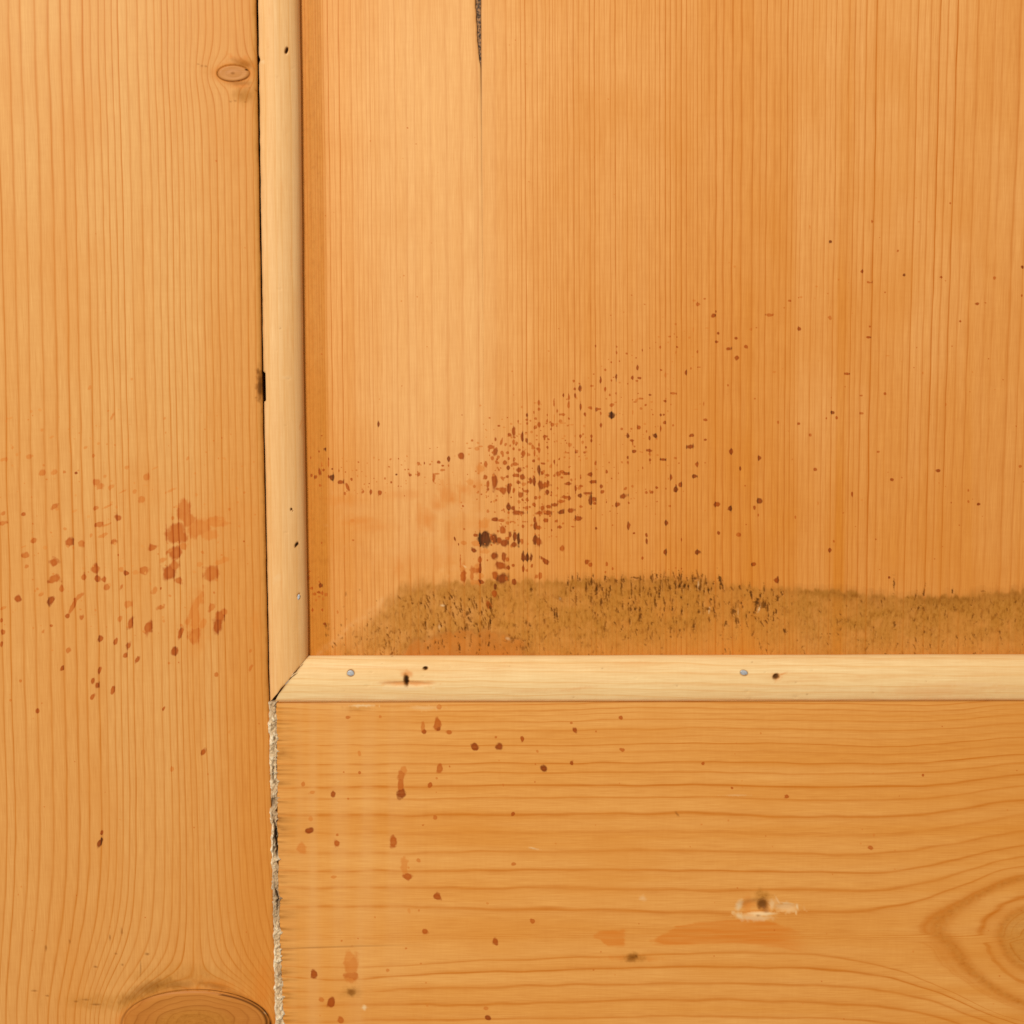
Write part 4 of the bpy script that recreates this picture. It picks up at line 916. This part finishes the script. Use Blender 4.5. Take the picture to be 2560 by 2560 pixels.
def moulding(kind):
    s = SEC
    ns = len(s)
    if kind == 'v':
        zt = at(660, -700, 0)[1]
        edge_u = edge([(-1200, 626), (0, 641.8), (860, 654), (1280, 661.9), (1700, 670), (1800, 672)])
        t = axis_pts([(0, .235, .02), (.235, 1, 1 / 780.)])
        T, K = np.meshgrid(t, np.arange(ns), indexing='ij')
        across = s[:, 0][K] * MWV; dep = s[:, 1][K]
        zend = ZO + s[:, 0][K] * MWH + .00010 + .00045 * (fbm(s[:, 0][K] * 9 + 3, 0 * T + 1, 3) - .45)
        Zw = zt + (zend - zt) * T
        # edge position follows the slightly wavy frame
        u_, v_ = proj(np.full_like(Zw, XO), 0 * Zw, Zw)
        xe = at(edge_u(v_), v_, 0)[0]
        nib = (fbm(v_ / 25, v_ * 0 + 2, 3) - .5) * .00022 * (s[:, 0][K] < .03)
        notch = .00085 * sst(928, 934, v_) * (1 - sst(1000, 1006, v_)) * (s[:, 0][K] < .06)
        notch2 = .0004 * np.exp(-((v_ - 147) / 7) ** 2) * (s[:, 0][K] < .04)
        wv = MWV * (1 + .02 * (fbm(Zw * 30, Zw * 0, 2) - .5))
        Xw = xe + s[:, 0][K] * wv + nib + notch + notch2
        Xw = Xw + .0005 * sst(.97, 1.0, T) * 0
    else:
        xr = at(3300, 1757, 0)[0]
        t = axis_pts([(0, .70, 1 / 1350.), (.70, 1, .02)])
        T, K = np.meshgrid(t, np.arange(ns), indexing='ij')
        across = s[:, 0][K] * MWH; dep = s[:, 1][K]
        xst = XO + s[:, 0][K] * MWV + .00015 + .0016 * (1 - s[:, 0][K]) ** 4 + .0003 * (fbm(s[:, 0][K] * 11, 0 * T + 5, 3) - .4) + .00035 * np.exp(-((s[:, 0][K] - .62) / .14) ** 2)
        Xw = xst + (xr - xst) * T
        vt_ = 1757 - 4.0 * ((Xw - XO) / .2486)
        ze = ZO + .00055 * (Xw - XO) / .25 + .00012
        Zw = ze + across * (1 + .02 * (fbm(Xw * 25 + 9, Xw * 0, 2) - .5))
        chip = .00025 * (fbm(Xw * 400, Xw * 0 + 2, 3) - .5) * (s[:, 0][K] < .03)
        Zw = Zw + chip
    U, V = proj(Xw, dep, Zw)
    G = Field(U, V, kind if kind == 'v' else 'u')
    if kind == 'v':
        ue = U - np.interp(V, [0, 860, 1700], [645, 658, 670])
        G.ring = lines_to_ring(extend([14, 38, 52, 77, 98, 118], -40, 160, 20), ue + 3 * (fbm(V / 300, U / 80, 2) - .5) * 2) + 100
        G.tone = np.clip(.15 + .35 * sst(900, 1750, V) + .35 * (fbm(U / 18, V / 260, 3) - .5) * 2, 0, 1)
        for u, v, rx, ry, a in [(716, 126, 4.2, 9, .3), (729, 1275, 3, 5, -.5), (733, 1280, 2, 5, -.4), (742, 1365, 5.6, 11, .35)]:
            G.soft('dark', u, v, rx, ry, 1.0, a, wob=.25, hard=.55, cell=6); G.dent(u, v, rx, ry, .0012, a)
            G.soft('pale', u + 3, v + 8, 5, 5, .25)
        G.soft('dark', 747, 1491, 5.5, 10.5, .5, .15, hard=.6, wob=.15); G.dent(747, 1492, 6, 11, .0002)
        G.soft('resin', 752, 1062, 3, 22, .45, .25); G.soft('pale', 718, 945, 16, 6, .25); G.soft('pale', 655, 152, 8, 8, .7)
        G.soft('pale', 688, 1440, 10, 16, .3)
        G.grime = np.maximum(G.grime, .35 * np.exp(-np.maximum(ue, 0) / 5) * fbm(V / 30, U * .1, 2) * 1.4)
    else:
        ve = 1757 - V
        G.ring = lines_to_ring(extend([8, 26, 44, 60, 88, 110], -40, 190, 20), ve + 7 * (fbm(U / 210, V / 60, 3) - .5) * 2 + (U - 900) * .012) + 160
        G.tone = np.clip(.12 + .4 * (fbm(U / 300, V / 16, 3) - .5) * 2 + .15 * np.exp(-ve / 20), 0, 1)
        for u, v, rx, ry, a, dk in [(1064, 1671, 7, 5, 0, 1.0), (1016, 1702, 7, 18, -.1, 1.0), (1941, 1692, 9, 8, -.3, .85)]:
            G.soft('dark', u, v, rx, ry, dk, a, wob=.35, hard=.45, cell=6); G.dent(u, v, rx, ry, .0010, a)
        G.soft('resin', 1018, 1708, 80, 8, .62, .0, wob=.3, hard=.3); G.soft('pale', 1012, 1720, 56, 7, 1.0); G.dent(1016, 1710, 66, 7, .0005)
        G.soft('resin', 1015, 1685, 18, 10, .75); G.soft('pale', 1063, 1664, 9, 3, .6); G.soft('resin', 1956, 1685, 18, 3.5, .6, -.3); G.soft('resin', 1941, 1692, 14, 11, .6)
        G.soft('dark', 877, 1682.5, 10.5, 10.5, .6, hard=.75, wob=.08); G.soft('dark', 1860, 1682, 11.5, 8.5, .5, .3, hard=.75, wob=.12)
        G.dent(877, 1684, 10, 9.5, .0001); G.dent(1860, 1683, 11, 8, .0001)
        for a in [(1440, 1722, 60, 4, .5, -.12), (1590, 1657, 60, 4, .4), (1570, 1678, 60, 3, .25), (2330, 1729, 160, 16, .45), (2380, 1712, 130, 9, .3), (2350, 1744, 120, 5, .35), (1300, 1668, 180, 3, .25, .02),
                  (900, 1666, 190, 3, .35, .03), (1900, 1716, 300, 4, .25, .03), (2480, 1720, 100, 6, .3), (880, 1742, 60, 6, .3), (1070, 1742, 160, 5, .2)]:
            G.soft('resin', *a[:4], a[4] * .55, a[5] if len(a) > 5 else 0)
        G.soft('pale', 2440, 1712, 60, 7, .3)
        for u, v in [(1506, 1671), (1880, 1655), (980, 1641), (2017, 1736)]: G.soft('dark', u, v, 3, 2, .3)
        G.dark = np.maximum(G.dark, .35 * np.exp(-np.maximum(ve, 0) / 1.5))
    wr = np.random.default_rng(5 if kind == 'v' else 6)
    for _ in range(34):
        if kind == 'v':
            v_c = wr.uniform(0, 1700); u_c = 650 + .0145 * v_c + wr.uniform(0, 96); lx, ly = wr.uniform(1.5, 4), wr.uniform(10, 60)
        else:
            u_c = wr.uniform(760, 2560); v_c = wr.uniform(1646, 1750); lx, ly = wr.uniform(15, 90), wr.uniform(1.5, 4)
        G.soft('resin', u_c, v_c, lx, ly, wr.uniform(.06, .20), wr.uniform(-.03, .03))
    for _ in range(22):
        if kind == 'v': v_c = wr.uniform(0, 1700); u_c = 650 + .0145 * v_c + wr.uniform(4, 92)
        else: u_c = wr.uniform(760, 2560); v_c = wr.uniform(1650, 1748)
        r_ = wr.uniform(2, 5)
        G.dent(u_c, v_c, r_ * 2, r_, wr.uniform(.00003, .00010)); G.soft('dark', u_c, v_c, r_ * .5 + 1, r_ * .5, wr.uniform(.05, .30))
    # open, dirty mitre
    dm_ = (T * np.abs(Zw[0, 0] - ZO) - np.abs(Zw[0, 0] - ZO)) if kind == 'v' else T * 0.4
    edged = np.abs((1 - T) * (Zw[0, 0] - ZO)) if kind == 'v' else T * .4
    G.dark = np.maximum(G.dark, .75 * np.exp(-edged / .00035) * (.3 + fbm(s[:, 0][K] * 14, T * 0 + 4, 2)) * (.25 + .75 * sst(.1, .5, s[:, 0][K]) * (1 - .6 * sst(.7, 1, s[:, 0][K]))))
    Yw = dep - G.h
    co = np.stack([Xw, Yw, Zw], -1).reshape(-1, 3)
    i = np.arange(len(t) * ns).reshape(len(t), ns)
    q = np.stack([i[:-1, :-1], i[1:, :-1], i[1:, 1:], i[:-1, 1:]], -1).reshape(-1, 4)
    if kind == 'h': q = q  # orientation settled below
    at2 = {k: (w.reshape(-1, 4) if w.ndim == 3 else w.ravel()) for k, w in G.attrs().items()}
    e0 = list(i[0, :]); e1 = list(i[-1, :])
    # separate verts for the end cuts so the arrises stay crisp
    cap = np.array(e0 + e1)
    nb = len(co)
    co = np.concatenate([co, co[cap]])
    for k in at2: at2[k] = np.concatenate([at2[k], at2[k][cap]])
    f0 = list(range(nb, nb + ns)); f1 = list(range(nb + ns, nb + 2 * ns))
    me = mesh_from("moulding", co, q, at2, True, [f0, f1])
    return me, (s, U, V, Xw, Yw, Zw)


mv, gv = moulding('v')
mh, gh = moulding('h')
mo_v = link("moulding", mv, M_mould, label="upright pale strip moulding with a chipped left edge")
mo_h = link("moulding", mh, M_mould_h, label="horizontal cream strip moulding with a torn nail hole")


def nail(parent, geo, u, v, rx, ry, ang):
    s, U, V, X, Y, Z = geo
    k = np.argmin((U - u) ** 2 + (V - v) ** 2)
    i, j = np.unravel_index(k, U.shape)
    c = np.array([X[i, j], Y[i, j] - .00016, Z[i, j]])
    sc = FRAME / PIX * 1.03
    nn = 20
    co = [c + np.array([0, -.00003, 0])]
    for rr, yy in ((.60, -.00003), (.90, -.00001), (1.0, .00005), (1.0, .0008)):
        for q in range(nn):
            a = 2 * math.pi * q / nn
            x = rx * rr * math.cos(a); z = ry * rr * math.sin(a) * (1 + .05 * math.sin(3 * a))
            xr_ = x * math.cos(ang) - z * math.sin(ang); zr = x * math.sin(ang) + z * math.cos(ang)
            co.append(c + np.array([xr_ * sc, yy, zr * sc]))
    me = bpy.data.meshes.new("nail_head")
    faces = [(0, 1 + (q + 1) % nn, 1 + q) for q in range(nn)]
    for r in range(3):
        for q in range(nn):
            a, b = 1 + r * nn + q, 1 + r * nn + (q + 1) % nn
            faces.append((a, b, b + nn, a + nn))
    me.from_pydata([tuple(p) for p in co], [], faces)
    me.polygons.foreach_set("use_smooth", [True] * len(faces))
    return link("nail_head", me, M_zinc, parent)


nail(mo_v, gv, 747, 1492, 3.0, 7.0, -.2)["label"] = "narrow grey nail head low on the upright moulding"
nail(mo_h, gh, 877, 1684, 8.5, 8.2, 0)["label"] = "round grey nail head near the mitre"
nail(mo_h, gh, 1860, 1683, 9.5, 6.5, -.3)["label"] = "squarish grey nail head beside a dark pin knot"

# frayed splinters standing in the mitre and at the torn hole
def splinter(parent, pts, w):
    vs_, fs = [], []
    for k, (u, v, d) in enumerate(pts):
        x, z = at(u, v, d)
        ww = w * (1 - .75 * abs(2 * k / (len(pts) - 1) - 1) ** 2)
        for a in range(4):
            vs_.append((float(x) + ww * math.cos(a * math.pi / 2 + .4), d + ww * .5 * math.sin(a * math.pi / 2 + 1.2), float(z) + ww * math.sin(a * math.pi / 2 + .4)))
    for k in range(len(pts) - 1):
        for a in range(4):
            b = (a + 1) % 4
            fs.append((k * 4 + a, k * 4 + b, k * 4 + 4 + b, k * 4 + 4 + a))
    fs += [(3, 2, 1, 0), tuple(len(vs_) - 4 + a for a in range(4))]
    me = bpy.data.meshes.new("splinter")
    me.from_pydata(vs_, [], fs)
    return link("splinter", me, M_splinter, parent)


splinter(mo_h, [(724, 1696, .0012), (731, 1689, .0004), (741, 1680, .0001)], .00018)
splinter(mo_h, [(722, 1691, .0014), (732, 1684, .0007), (735, 1676, .0005)], .00014)
splinter(mo_h, [(745, 1668, .0024), (752, 1664, .0017), (756, 1658, .0016)], .00013)

# ------------------------------------------------------------------ filler in the joint of stile and rail
vs = axis_pts([(1755, 2600, 1.7), (2600, 3300, 40)])
ss = np.linspace(0, 1, 26)
lo_ = stile_edge0(vs) - 2.5 + (fbm(vs / 16, vs * 0 + 5, 3) - .5) * 9
hi_ = rail_edge0(vs) + 1.5 + (fbm(vs / 13, vs * 0 + 8, 3) - .5) * 12 + 7 * np.clip(fbm(vs / 3.5, vs * 0 + 2, 2) - .62, 0, 1) * 4
hi_ = hi_ - 4 * np.exp(-((vs - 2090) / 60) ** 2)
Vg, Sg = np.meshgrid(vs, ss, indexing='ij')
Ug = lo_[:, None] * (1 - Sg) + hi_[:, None] * Sg
bulge = np.sin(np.pi * Sg) ** .35
lump = fbm(Ug / 9, Vg / 12, 3)
fine = fbm(Ug / 3.2, Vg / 4.2, 2)
hh = -.0006 + bulge * (.00060 + .0020 * (lump - .45) + .0009 * (fine - .5))
# a broken furrow wandering down the middle
fu = .52 + .28 * (fbm(Vg / 90, Vg * 0 + 3, 2) - .5) * 2
fur = np.exp(-((Sg - fu) / .10) ** 2) * np.clip((fbm(Vg / 46, Vg * 0 + 11, 2) - .55) * 6, 0, 1)
hole = np.exp(-((Sg - .78) / .16) ** 2) * sst(2065, 2080, Vg) * (1 - sst(2130, 2150, Vg))
hole2 = np.exp(-((Sg - .35) / .3) ** 2) * sst(1990, 2000, Vg) * (1 - sst(2012, 2024, Vg))
hh -= .0012 * fur + .0022 * hole + .0012 * hole2
G = Field(Ug, Vg)
G.dark = np.clip(.75 * fur + 1.0 * hole + .6 * hole2 + .35 * sst(.36, .18, lump) + .35 * sst(2170, 2230, Vg) * (1 - sst(2260, 2330, Vg)) * lump * 1.3, 0, 1)
G.spot = np.clip(.9 * np.exp(-((Sg - .14) / .14) ** 2) * np.clip(fbm(Vg / 22, Ug * 0 + 6, 3) * 3 - 1.1, 0, 1) + .9 * sst(.56, .72, lump) * (fine > .4), 0, 1)
G.stone = np.clip(.6 * sst(.45, .66, fbm(Vg / 55, Sg * 1.5 + 4, 3)) * .7 + .35 * sst(2150, 2200, Vg) * (1 - sst(2260, 2330, Vg)), 0, .85)
X, Z = at(Ug, Vg, 0.0)
slab("filler", X, -hh, Z, {"marks": G.attrs()["marks"]}, .004, M_filler, label="crumbling beige filler squeezed into the joint between upright and rail")
